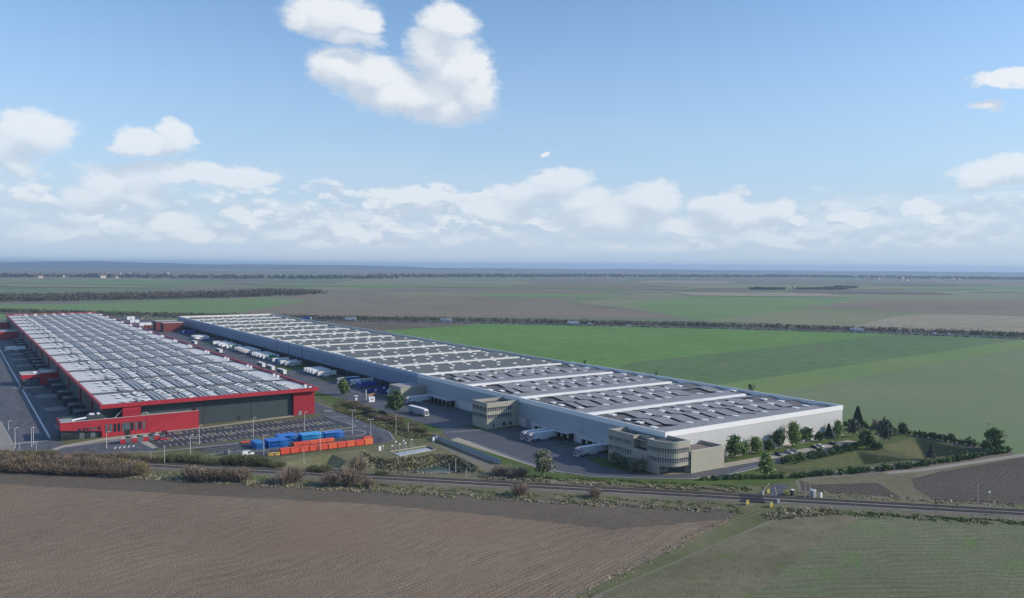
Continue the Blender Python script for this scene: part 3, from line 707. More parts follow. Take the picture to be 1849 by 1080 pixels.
# dock houses down the shaded left side, with red pilasters between them
for k, yy in enumerate((445, 466, 489, 515, 541, 573, 600, 640, 664, 690, 716, 742, 768, 794, 820, 880, 910, 940)):
    mb = MB(); mb.box(50.5, 57.4, yy-4.5, yy+4.5, .0, 4.9); dk = mb.build('dock_house', m_slate, red)
    for q in (-2.2, 2.2):
        mb = MB(); mb.box(50.3, 50.48, yy+q-1.5, yy+q+1.5, 1.1, 4.1); mb.build('dock_door', m_dark, dk)
    if k % 2 == 0:
        mb = MB(); mb.box(56.9, 57.45, yy+9, yy+11, 0, 12.5); mb.build('pilaster', m_red2, red)

# ------------------------------------------------------------------ red office in front
ro = thing('red_office', 'low red office with slit windows and a glazed corner before the red warehouse', 'office building', (39, 413, 0))
H0 = 8.4
xa, xb, yF = 39.2, 75.6, 413.0
mb = MB()                                            # front sheet with its sloping lower edge
fp = [(39.2, 4.9), (56.0, 3.0), (56.0, .0), (75.4, .0), (75.4, H0), (39.2, H0)]
def front_sheet(prof, y0, y1, m, nm, par):
    q = MB(); q.extr(prof, y0, y1); return q.build(nm, m, par)
front_sheet([(39.2, 4.9), (56.0, 3.0), (56.0, H0), (39.2, H0)], yF, yF+.5, m_red, 'front_panel', ro)
front_sheet([(56.0, 0), (75.4, 0), (75.4, H0), (56.0, H0)], yF, yF+.5, m_red, 'front_panel', ro)
mb = MB(); mb.box(75.45, 98.7, yF-.05, yF+.5, 0, H0); mb.build('front_panel', m_red, ro)
mb = MB(); mb.box(75.2, 75.5, yF-.12, yF+.4, 0, H0); mb.build('panel_joint', m_red2, ro)
mb = MB(); mb.box(98.2, 98.7, yF+.5, 421.0, 0, H0); mb.build('side_wall', m_red, ro)
mb = MB(); mb.box(39.2, 39.7, yF+.5, 428.5, 4.6, H0); mb.build('side_wall', m_red2, ro)
mb = MB(); mb.box(39.7, 56.2, yF+1.2, 428.4, 0, 4.8); mb.build('glazed_corner', m_slate, ro)
for i in range(7):
    mb = MB(); mb.box(40.2+i*2.25, 42.2+i*2.25, yF+1.05, yF+1.18, .3, 2.9); mb.build('window', m_glass2 if i in (3, 5) else m_glass, ro)
for i in range(4):
    mb = MB(); mb.box(39.55, 39.68, 416+i*3, 418.6+i*3, .5, 4.2); mb.build('window', m_glass, ro)
mb = MB(); mb.box(39.72, 57.3, 428.45, 428.9, 0, H0); mb.build('back_wall', m_slate, ro)
mb = MB(); mb.box(39.75, 98.1, yF+.55, 421.0, 7.4, 7.6); mb.box(39.75, 57.3, 421.05, 428.4, 7.4, 7.6); mb.build('roof', M('grey_roof_felt', (.33, .35, .345), rough=.8, var=.2), ro)
mb = MB(); mb.box(39.2, 98.7, yF-.08, yF+.55, H0+.01, H0+.13); mb.build('coping', m_trim, ro)
mb = MB(); mb.box(50.5, 57.2, 416.5, 420.2, 7.6, 10.2); ah = mb.build('roof_unit', m_slate, ro)
mb = MB(); mb.box(51.5, 53.5, 417, 419.5, 10.2, 10.7); mb.box(54.7, 55.8, 417, 419.5, 10.2, 10.8); mb.build('roof_unit_cap', m_white, ah)
mb = MB(); mb.tube((44.5, 416.6, 8.6), (50.5, 417.2, 9.2), .38, n=10); mb.tube((44.5, 416.6, 7.6), (44.5, 416.6, 8.7), .45, n=10); mb.build('duct', m_white, ro)
mb = MB(); mb.box(65.2, 73.0, 415.5, 420.9, 7.6, 12.2); mb.build('stair_tower', m_red2, ro)
mb = MB(); mb.box(65.2, 73.0, 415.3, 415.5, 10.9, 12.25); mb.build('stair_tower_band', m_red, ro)
mb = MB(); mb.tube((61.5, 416.2, 7.7), (65.1, 416.6, 11.2), .22); mb.build('stair_brace', m_galv, ro)
mb = MB()
for k in range(6):
    t0, t1 = math.pi*k/6, math.pi*(k+1)/6
    mb.tube((75+1.5*math.cos(t0), 416, 7.6+1.7*math.sin(t0)), (75+1.5*math.cos(t1), 416, 7.6+1.7*math.sin(t1)), .25)
mb.build('roof_arch', m_galv, ro)
s = 6.376
for a, z0, z1 in ((340, 3.9, 5.1), (392, 3.9, 5.1), (434, 3.9, 5.1), (480, 3.8, 5.2), (525, 3.9, 5.2), (571, 3.6, 5.3)):
    x = gy(90+a/s, 775, yF)[0]; mb = MB(); mb.box(x-.55, x+.55, yF-.06, yF+.1, z0, z1); f = mb.build('window', m_dark, ro)
    mb = MB(); mb.box(x-.42, x+.42, yF-.1, yF-.065, z0+.12, z1-.12); mb.build('pane', m_glass2 if a in (480, 525) else m_glass, f)
for a in (655, 703, 750, 796, 845, 948, 993, 1036, 1083):
    x = gy(90+a/s, 775, yF)[0]; z0, z1 = (2.0, 5.9); mb = MB(); mb.box(x-.6, x+.6, yF-.06, yF+.1, z0, z1); f = mb.build('window', m_dark, ro)
    mb = MB(); mb.box(x-.45, x+.45, yF-.1, yF-.065, z0+.12, z1-.12); mb.build('pane', m_glass2 if a % 2 else m_glass, f)
x = gy(90+893/s, 785, yF)[0]
mb = MB(); mb.box(x-1.3, x+1.3, yF-.06, yF+.1, 0, 6.0); d = mb.build('entrance', m_dark, ro)
mb = MB(); mb.box(x-1.1, x+1.1, yF-.1, yF-.065, 2.6, 5.85); mb.build('pane', m_glass2, d)
mb = MB(); mb.box(x-1.1, x-.05, yF-.1, yF-.065, .1, 2.4); mb.box(x+.05, x+1.1, yF-.1, yF-.065, .1, 2.4); mb.build('door', m_glass, d)
for a, b in ((1178, 408), (1250, 493)):
    x, z = gy(90+a/s, 700+b/s, yF); mb = MB(); mb.box(x-.9, x+.9, yF-.1, yF-.055, z-.5, z+.5); mb.build('vent_grille', m_red2, ro)

# three small red offices on the left side of the red warehouse
def side_office(y0, y1, x0, label, first=False):
    t = thing('side_office', label, 'office building', (x0, y0, 0), 'small offices along the left side of the red warehouse')
    mb = MB(); mb.box(x0, x0+10.5, y0, y1, 4.6, 7.3); mb.build('upper_wall', m_red, t)
    mb = MB(); mb.box(x0+.5, x0+10.4, y0+.5, y1-.5, 0, 4.58); mb.build('ground_floor', m_dark, t)
    for i in range(2):
        for z in (.4, 2.5):
            mb = MB(); mb.box(x0+1.0+i*4.7, x0+5.2+i*4.7, y0+.36, y0+.48, z, z+1.7); mb.build('window', m_glass2, t)
    mb = MB(); mb.box(x0+10.55, 57.3, y0-.2, y1, 0, 7.9); mb.build('link_block', m_red, t)
    mb = MB(); mb.box(x0+.3, x0+10.2, y0+.3, y1-.3, 7.31, 7.45); mb.box(x0+10.9, 57, y0+.2, y1-.4, 7.91, 8.1); mb.build('roof', m_trim, t)
    mb = MB(); mb.box(x0+7, x0+9.5, y0+5, y0+8, 7.46, 8.4); mb.build('roof_unit', m_white, t)
    mb = MB(); mb.box(x0, x0+10.5, y0-.06, y0+.25, 7.31, 7.5); mb.box(x0, x0+.25, y0+.3, y1, 7.31, 7.5); mb.build('coping', m_white, t)
side_office(612, 630, 36.5, 'small red office with glazed ground floor, nearer of those beside the left truck yard')
side_office(996, 1014, 31.0, 'small red office at the left edge, beyond the white lorry in the left yard')
side_office(1150, 1168, 32.0, 'small red office farthest along the left flank of the red warehouse')
# red brick annex between the two warehouses
ba = thing('brick_annex', 'pair of dark red windowless blocks at the far end of the white warehouse yard', 'building', (203, 1014, 0))
m_brick = M('dark_red_panel', (.16, .035, .035), rough=.7, var=.12)
mb = MB(); mb.box(203.5, 226, 1014, 1030, 0, 10.2); mb.build('block', m_brick, ba)
mb = MB(); mb.box(203.4, 226.1, 1013.9, 1030.1, 10.21, 10.5); mb.build('roof', m_trim, ba)
mb = MB(); mb.box(202, 226, 1046, 1066, 0, 10.2); mb.build('block', m_brick, ba)
mb = MB(); mb.box(201.9, 226.1, 1045.9, 1066.1, 10.21, 10.5); mb.build('roof', m_trim, ba)
mb = MB(); mb.box(203.2, 203.45, 1018, 1026, 1, 8); mb.build('shutter', m_dark, ba)

# ------------------------------------------------------------------ the white warehouse
WX0, WX1, WY0, WY1, WH = 233.7, 352.2, 232.0, 1078.0, 14.1
m_wwall = M('pale_cladding', (.62, .62, .62), rough=.32, metal=.2, var=.06, scale=.12, streak=.2)
m_wband = M('white_band', (.80, .80, .79), rough=.4, var=.04)
m_fnew = M('blue_grey_cladding', (.35, .41, .47), rough=.4, metal=.2, var=.05, scale=.1)
m_fold = M('slate_blue_cladding', (.20, .27, .40), rough=.42, metal=.15, var=.06, scale=.1, streak=.15)
m_fold2 = M('pale_blue_band', (.34, .42, .54), rough=.4, var=.05)
m_rnew = M('grey_membrane', (.125, .125, .132), rough=.8, var=.16, scale=.15, dirt=.3)
m_rold = M('old_grey_membrane', (.135, .145, .138), rough=.8, var=.2, scale=.08, dirt=.3)
m_ridge = M('pale_ridge', (.66, .65, .61), rough=.6, var=.12, scale=.25)
m_sky = M('skylight_sheet', (.76, .77, .75), rough=.35, var=.1)
m_black = M('dock_rubber', (.016, .017, .02), rough=.7)
m_door = M('dock_door_sheet', (.50, .49, .47), rough=.5, var=.08)
def solar_mat():
    m, b, p = newmat('solar_panel_glass')
    pos = b.N.new('ShaderNodeNewGeometry').outputs['Position']
    br = b.N.new('ShaderNodeTexBrick'); b.L.new(pos, br.inputs['Vector'])
    br.offset = 0; br.inputs['Scale'].default_value = 1; br.inputs['Brick Width'].default_value = 1.75; br.inputs['Row Height'].default_value = 1.15
    br.inputs['Mortar Size'].default_value = .07; br.inputs['Mortar Smooth'].default_value = .2; br.inputs['Bias'].default_value = -.2
    br.inputs['Color1'].default_value = (.175, .165, .168, 1); br.inputs['Color2'].default_value = (.245, .232, .235, 1); br.inputs['Mortar'].default_value = (.5, .49, .49, 1)
    b.L.new(br.outputs[0], p.inputs['Base Color']); p.inputs['Roughness'].default_value = .5; p.inputs['Specular IOR Level'].default_value = .25
    return m
m_solar = solar_mat()
wh = thing('white_warehouse', 'very long white and blue-grey warehouse with solar panels on its nearer roof', 'warehouse', (WX0, WY0, 0))
YB = 441.0
mb = MB(); mb.box(WX0+.05, WX1-.05, WY0+.05, YB-.1, 0, 12.0); mb.build('wall', m_wwall, wh)
mb = MB(); mb.box(WX0+.05, WX1-.05, YB, WY1-.05, 0, 12.0); mb.build('wall', m_dark if False else m_slate, wh)
mb = MB(); mb.box(WX0-.12, WX1+.12, WY0-.12, WY0+.6, 12.02, WH+.05); mb.build('parapet', m_wband, wh)
mb = MB(); mb.box(WX0-.12, WX0+.6, WY0+.62, YB-.05, 12.02, WH+.05); mb.build('parapet', m_wband, wh)
mb = MB(); mb.box(WX1-.6, WX1+.12, WY0+.62, YB, 12.02, WH+.05); mb.build('parapet', m_wband, wh)
mb = MB(); mb.box(WX0-.12, WX0+.6, YB, WY1-.3, 12.02, WH); mb.build('parapet', m_fold2, wh)
mb = MB(); mb.box(WX1-.5, WX1+.1, YB+.05, WY1-.3, 12.02, 13.9); mb.build('parapet', m_ridge, wh)
mb = MB(); mb.box(WX0-.12, WX1+.1, WY1-.28, WY1+.2, 12.02, WH); mb.build('parapet', m_ridge, wh)
# cladding of the long front, one panel per cell
edges = [232.0, 283.5, 337, 388, YB]
for a, b in zip(edges[:-1], edges[1:]):
    mb = MB(); mb.box(WX0-.3, WX0+.04, a+.06 if a > 233 else a+.7, b-.06, 4.7, 11.98); mb.build('facade_panel', m_fnew, wh)
bays_old = [YB+(WY1-YB)/12*i for i in range(13)]
for a, b in zip(bays_old[:-1], bays_old[1:]):
    mb = MB(); mb.box(WX0-.3, WX0+.04, a+.08, b-.08, 4.2, 11.98); mb.build('facade_panel', m_fold, wh)
# roof cells
def ridge(y, m, nm='fire_wall', x0=WX0+.65, x1=WX1-9, h=1.15, wd=2.6, z=12.05):
    mb = MB(); mb.extr([(x0, z), (x1, z), (x1, z+h+1.0), (x0, z+h+1.0)], y-wd/2, y+wd/2); return mb.build(nm, m, wh)
new_b = [WY0+.6, 283.5, 337, 388, YB]
for y in new_b[1:]: ridge(y, m_wband, z=12.6, h=.0, wd=2.2)
def zr(y, y0, y1):                                     # three shallow gables in each cell
    t = (y-y0)/(y1-y0)*3; f = t-math.floor(t); return 12.15+.95*(1-abs(f-.5)*2)
sky_pos = []
for ci in range(4):
    y0, y1 = new_b[ci]+(1.4 if ci else .1), new_b[ci+1]-1.4
    ys = [y0+(y1-y0)*k/6 for k in range(7)]
    mb = MB()
    for a, b in zip(ys[:-1], ys[1:]):
        mb.face([(WX0+.65, a, zr(a+1e-6, y0, y1)), (WX1-.65, a, zr(a+1e-6, y0, y1)), (WX1-.65, b, zr(b-1e-6, y0, y1)), (WX0+.65, b, zr(b-1e-6, y0, y1))])
    mb.build('roof_cell', m_rnew, wh)
    rb = random.Random(40+ci)
    # panel arrays: long strips running with the building, broken at the roof folds and round the skylights
    x = WX0+17.0; k = 0
    def panel(xa, xb, a, b):
        za, zb = zr(a+1e-4, y0, y1)+.75, zr(b-1e-4, y0, y1)+.75
        mb = MB()
        mb.face([(xa, a, za), (xb, a, za), (xb, b, zb), (xa, b, zb)])
        t = .4
        for q in (((xa, a), (xb, a), za, za), ((xb, a), (xb, b), za, zb), ((xb, b), (xa, b), zb, zb), ((xa, b), (xa, a), zb, za)):
            (p, r, z1, z2) = q; mb.face([(*p, z1-t), (*r, z2-t), (*r, z2), (*p, z1)], 1)
        return mb.build('solar_array', [m_solar, m_black], wh)
    panel(WX0+3, WX1-10, y0+1.2, y0+(y1-y0)/6)
    ysub = ys[1:]
    while x < WX1-14:
        wdt = rb.choice((6.8, 8.2, 9.6))
        for a, b in zip(ysub[:-1], ysub[1:]):
            if b >= y1-.1: b = y1-1.0
            if x > WX1-30 and rb.random() < .35: continue
            panel(x, x+wdt, a+.04, b-.04)
        for q in range(3):
            if rb.random() < .8: sky_pos.append((x+wdt+1.1, y0+(y1-y0)*(.22+.27*q)+rb.uniform(-2, 2), 0, y0, y1))
        x += wdt+2.3; k += 1
    for q in range(4): sky_pos.append((WX0+8+rb.uniform(-2, 4), y0+(y1-y0)*(.26+.2*q), 0, y0, y1))
    panel(WX0+11, WX0+15.2, ys[2]+.1, ys[3]-.05); panel(WX0+11, WX0+15.2, ys[3]+.05, ys[4]-.05)
for ci in range(12):
    y0, y1 = bays_old[ci]+1.3, bays_old[ci+1]-1.3
    mb = MB()
    for a, b in ((y0-.02, (y0+y1)/2), ((y0+y1)/2, y1+.02)):
        za, zb = (12.1, 12.9) if a < (y0+y1)/2-1 else (12.9, 12.1)
        mb.face([(WX0+.65, a, za), (WX1-.55, a, za), (WX1-.55, b, zb), (WX0+.65, b, zb)])
    mb.build('roof_cell', m_rold, wh)
    if ci: ridge(bays_old[ci], m_ridge, x1=WX1-7, h=-.15, wd=3.0)
    rb = random.Random(ci)
    for r in range(4):
        for q in range(9):
            if rb.random() < .85:
                xx = WX0+6+q*12.4+(r % 2)*4+rb.uniform(-1.2, 1.2)
                if xx < WX1-4: sky_pos.append((xx, y0+(y1-y0)*(.14+.24*r), 1, y0, y1))
        sky_pos.append((WX0+4+r, y0+(y1-y0)*(.2+.2*r), 1, y0, y1))
sky_pos.sort(key=lambda s: s[1])
def sky_mb(mb, x, y, z, a, b):
    mb.box(x-a/2, x+a/2, y-b/2, y+b/2, z, z+.32); mb.prism([(x-a/2-.08, y-b/2-.08), (x+a/2+.08, y-b/2-.08), (x+a/2+.08, y+b/2+.08), (x-a/2-.08, y+b/2+.08)], z+.33, z+.52, 0)
sk0 = {}
rest = MB()
for i, (x, y, old, y0, y1) in enumerate(sky_pos):
    z = (12.1+.8*(1-abs(y-(y0+y1)/2)/((y1-y0)/2)) if old else zr(min(max(y, y0+.01), y1-.01), y0, y1)+.35)
    a, b = (2.5, 1.5) if old else (2.2, 3.0)
    if i >= 295: sky_mb(rest, x, y, z, a, b); continue
    if old not in sk0:
        mb = MB(); sky_mb(mb, 0, 0, 0, a, b); sk0[old] = o = mb.build('skylight', m_sky); o.parent = wh
    else: o = share(wh, sk0[old])
    o.location = (x-WX0, y-WY0, z)
struct(rest.build('distant_skylights', m_sky, wh), 'stuff')
# docks along the new front
def dock_row(y0, y1, n, label=None):
    d = (y1-y0)/n
    mb = MB(); mb.box(WX0-4.6, WX0-.32, y0-.4, y1+.4, 3.75, 4.02); cp = mb.build('canopy', m_wwall, wh)
    for i in range(n+1):
        yy = y0+i*d
        mb = MB(); mb.tube((WX0-.4, yy, 4.6), (WX0-3.6, yy, 4.05), .06); mb.build('tie_rod', m_galv, cp)
    for i in range(n):
        ya = y0+i*d
        mb = MB(); mb.box(WX0-2.3, WX0-.02, ya+.1, ya+.75, .0, 3.7); mb.box(WX0-2.3, WX0-.02, ya+d-.75, ya+d-.1, 0, 3.7)
        mb.box(WX0-2.3, WX0-.02, ya+.76, ya+d-.76, 3.0, 3.7); mb.box(WX0-1.6, WX0-.02, ya+.76, ya+d-.76, 0, 1.0)
        sh = mb.build('dock_shelter', m_black, wh)
        mb = MB(); mb.box(WX0-1.3, WX0-1.2, ya+.8, ya+d-.8, 1.02, 2.98); mb.build('dock_door', m_door, sh)
        for yy in (ya+.45, ya+d-.45):
            mb = MB(); mb.tube((WX0-3.0, yy, 0), (WX0-3.0, yy, 1.0), .09, n=8); mb.build('bollard', M('yellow_paint', (.45, .36, .08), rough=.5), sh)
dock_row(262.5, 281, 4); dock_row(290, 317, 6); dock_row(350, 371, 5); dock_row(397, 424, 6)
mb = MB(); mb.box(WX0-.12, WX0+.04, 323.4, 327.4, 0, 4.4); mb.build('side_door', M('grey_shutter', (.24, .27, .3), rough=.45), wh)
mb = MB(); mb.box(WX0-.12, WX0+.04, 283.6, 284.7, 0, 2.3); mb.build('side_door', M('grey_door', (.2, .23, .25)), wh)
mb = MB(); mb.box(WX0-.12, WX0+.04, 393.2, 394.3, 0, 2.3); mb.build('side_door', M('grey_door', (.2, .23, .25)), wh)
for ci in range(12):                                   # old docks in the shade under the blue front
    for k in range(8):
        yy = bays_old[ci]+4+k*6; mb = MB(); mb.box(WX0-1.2, WX0-.01, yy, yy+3.6, 0, 3.9); mb.build('dock_shelter', m_black, wh)
for yy in (640, 672, 700):
    mb = MB(); mb.tube((WX0-.42, yy, 4.3), (WX0-.42, yy, 13.8), .1); mb.build('down_pipe', m_dark, wh)
for x in (262, 300, 330):
    mb = MB(); mb.box(x, x+1.1, WY0-.06, WY0+.04, 0, 2.2); mb.build('side_door', M('grey_door', (.2, .23, .25)), wh)
mb = MB(); mb.tube((WX1-.3, 640, 13.5), (WX1-.3, 640, 17.5), .12); mb.build('roof_mast', m_white, wh)

# ------------------------------------------------------------------ beige office blocks
m_beige = M('beige_render', (.335, .325, .268), rough=.75, var=.06, scale=.15, streak=.08)
m_beige2 = M('beige_coping', (.52, .51, .46), rough=.6)
m_frame = M('window_frame', (.48, .48, .45), rough=.5)
m_wine = M('office_glass', (.03, .032, .045), rough=.2, spec=.4, var=.6, scale=.5)
m_felt = M('brown_felt', (.10, .095, .10), rough=.85, var=.25, scale=.3)
def win_row(par, p, q, z0, z1, n, out, pane_mat=m_wine, sub=True):
    """a strip of n panes on the straight wall p->q, each its own window with its pane"""
    p = Vector(p); q = Vector(q); d = (q-p)/n; u = d.normalized(); o = Vector(out)
    for i in range(n):
        a = p+d*i+u*.1; b = p+d*(i+1)-u*.1
        def slab(a, b, k0, k1, z0, z1):
            mb = MB(); mb.prism([tuple(a+o*k0), tuple(b+o*k0), tuple(b+o*k1), tuple(a+o*k1)], z0, z1); return mb
        f = slab(a, b, -.05, .08, z0, z1).build('window', m_frame, par)
        slab(a+u*.1, b-u*.1, .085, .11, z0+.75, z1-.1).build('pane', pane_mat, f)
        slab(a+u*.1, b-u*.1, .085, .11, z0+.1, z0+.62).build('pane', pane_mat, f)
o1 = thing('office_block', 'plain windowless beige block against the white warehouse beside the old truck yard', 'building', (217, 431, 0))
mb = MB(); mb.box(217, WX0-.32, 431.2, 446.5, 0, 8.0); mb.build('wall', m_beige, o1)
mb = MB(); mb.box(216.95, WX0-.32, 431.15, 446.55, 8.01, 8.2); mb.build('roof', M('pale_felt', (.33, .31, .30), rough=.8, var=.15), o1)
mb = MB(); mb.box(216.9, 216.98, 446.6, 448, 0, 5.5); mb.build('screen', m_white, o1)
o2 = thing('office_block', 'three storey beige office block with two window bands, between the dock rows', 'office building', (214.8, 333.9, 0))
X0, X1, Y0, Y1, Z = 214.8, WX0-.32, 333.9, 347.4, 12.7
for a in (((X0, Y0), (X1, Y0), (X1, Y0+.4), (X0, Y0+.4)), ((X0, Y0+.42), (X0+.4, Y0+.42), (X0+.4, Y1), (X0, Y1)), ((X0+.42, Y1-.4), (X1, Y1-.4), (X1, Y1), (X0+.42, Y1))):
    mb = MB(); mb.prism(list(a), 0, Z); mb.build('wall', m_beige, o2)
mb = MB(); mb.box(X0+.42, X1, Y0+.42, Y1-.42, 11.0, 11.2); mb.build('roof', m_felt, o2)
mb = MB(); mb.box(X0-.05, X1, Y0-.05, Y0+.42, Z+.01, Z+.12); mb.box(X0-.05, X0+.42, Y0+.43, Y1+.05, Z+.01, Z+.12); mb.build('coping', m_beige2, o2)
for z in (5.0, 8.6):
    win_row(o2, (X0+.15, Y0), (X0+14.6, Y0), z, z+2.1, 11, (0, -1)); win_row(o2, (X0, Y1-.3), (X0, Y0+.15), z, z+2.1, 10, (-1, 0))
for x, wd in ((X0+3.4, .8), (X0+9.3, 1.6), (X0+13.2, 1.4)):
    mb = MB(); mb.box(x, x+wd, Y0-.06, Y0+.02, 1.0, 2.5); mb.build('window', m_wine, o2)
o3 = thing('office_block', 'largest beige office block with a curved glazed corner and an open ground floor', 'office building', (223.4, 220.2, 0))
Z = 12.8; XL = 223.4
cur = [(XL+6.4-6.4*math.cos(t), 228.2-8.0*math.sin(t)) for t in [math.pi/2*i/12 for i in range(13)]]   # left wall round to the near wall
cur = cur+[(235.3, 220.2)]
def wall_path(pts, z0, z1, th, nm, mat, par, cop=None):
    mb = MB()
    for a, b in zip(pts[:-1], pts[1:]):
        d = Vector((b[0]-a[0], b[1]-a[1])); n = Vector((-d.y, d.x)).normalized()*th
        mb.prism([a, b, (b[0]+n.x, b[1]+n.y), (a[0]+n.x, a[1]+n.y)], z0, z1)
    return mb.build(nm, mat, par)
wall_path([(XL, 231.5)]+cur, 3.6, Z, .4, 'curved_wall', m_beige, o3)
mb = MB(); mb.box(XL, XL+.4, 239.2, 254.2, 0, Z); mb.build('wall', m_beige, o3)
mb = MB(); mb.box(XL, XL+.4, 225.1, 239.18, 0, 3.58); mb.box(XL, XL+.4, 231.52, 239.18, 3.59, 7.9); mb.build('wall', m_beige, o3)
mb = MB(); mb.box(XL+.42, WX0-.32, 253.8, 254.2, 0, Z); mb.build('wall', m_beige, o3)
mb = MB(); mb.box(XL+3.4, XL+3.8, 231.52, 239.18, 7.92, Z); mb.box(XL+.42, XL+3.38, 239.2, 239.6, 7.92, Z); mb.box(XL+.42, XL+3.38, 231.1, 231.48, 7.92, Z); mb.build('recess_wall', m_beige, o3)
mb = MB(); mb.box(XL+.42, XL+3.38, 231.5, 239.18, 7.7, 7.88); mb.build('terrace', m_felt, o3)
mb = MB(); mb.prism([(XL+.42, 231)]+[(x+.1, y+.45) for x, y in cur[1:]]+[(235.2, 231.8), (WX0-.4, 231.8), (WX0-.4, 253.6), (XL+.42, 253.6)], 11.3, 11.5); mb.build('roof', m_felt, o3)
wall_path([(XL-.05, 231.5)]+[(x-.03, y-.05) for x, y in cur], Z+.01, Z+.14, .5, 'coping', m_beige2, o3)
mb = MB(); mb.box(XL-.05, XL+.45, 239.2, 254.25, Z+.01, Z+.14); mb.build('coping', m_beige2, o3)
mb = MB(); mb.prism([(XL+.02, 231.4)]+cur+[(235.3, 231.7), (XL+.02, 231.7)], 3.3, 3.58); mb.build('soffit', m_beige, o3)
mb = MB(); mb.box(234.9, 235.3, 220.25, 231.8, 0, Z); mb.build('wall', m_beige, o3)
mb = MB(); mb.box(XL+.42, 230.2, 226.8, 227.2, 0, 3.28); mb.build('entrance_wall', m_beige, o3)
mb = MB(); mb.prism([(230.22, 226.8), (234.85, 222.8), (234.88, 223.2), (230.22, 227.2)], 0, 3.28); mb.build('entrance_wall', m_felt, o3)
win_row(o3, (XL+1.2, 226.8), (XL+5.8, 226.8), .5, 2.7, 4, (0, -1))
for z in (4.7, 8.5):
    for a, b, n in ((253.8, 251, 3), (250.4, 245.8, 5), (245.2, 240.3, 5)): win_row(o3, (XL, a), (XL, b), z, z+2.0, n, (-1, 0))
    pts = cur[1:]; win_row(o3, (XL, 231.3), cur[0], z, z+2.0, 4, (-1, 0))
    for i in range(12):
        a, b = Vector(cur[i]), Vector(cur[i+1]); d = b-a; win_row(o3, cur[i], cur[i+1], z, z+2.0, 1, tuple(Vector((d.y, -d.x)).normalized()))
    win_row(o3, cur[12], (234.9, 220.2), z, z+2.0, 5, (0, -1))
mb = MB(); mb.box(235.33, 254.2, 219.5, 219.9, 0, 8.7); mb.box(253.8, 254.2, 219.92, 231.8, 0, 8.7); mb.build('annex_wall', m_beige, o3)
mb = MB(); mb.box(235.33, 253.78, 219.92, 231.8, 7.3, 7.5); mb.build('annex_roof', M('reddish_felt', (.18, .145, .135), rough=.85, var=.2), o3)
mb = MB(); mb.box(235.33, 254.25, 219.45, 219.95, 8.71, 8.83); mb.box(253.75, 254.25, 219.97, 231.8, 8.71, 8.83); mb.build('coping', m_beige2, o3)

# ------------------------------------------------------------------ lorries and trailers (built along +x, front at +x, then turned)
m_tyre = M('tyre', (.018, .018, .019), rough=.85)
m_hub = M('hub', (.45, .45, .46), rough=.4, metal=.5)
m_chas = M('chassis', (.035, .037, .042), rough=.6)
m_lamp = M('lamp_glass', (.75, .72, .66), rough=.2)
m_tail = M('tail_lamp', (.35, .02, .02), rough=.3)
def wheel(par, x, y, r=.5, wd=.32, p0=None):
    if p0 is None:
        mb = MB(); mb.tube((0, -wd/2, 0), (0, wd/2, 0), r, n=14); wv = mb.build('wheel', m_tyre, par)
        mb = MB(); mb.tube((0, -wd/2-.02, 0), (0, wd/2+.02, 0), r*.52, n=10); mb.build('rim', m_hub, wv)
    else: wv = copy_tree(p0, par)
    wv.location = (x, y, r); return wv
TM = {}
def tm(col):
    k = tuple(col)
    if k not in TM: TM[k] = M('trailer_paint_%d' % len(TM), col, rough=.4, var=.05, scale=.3)
    return TM[k]
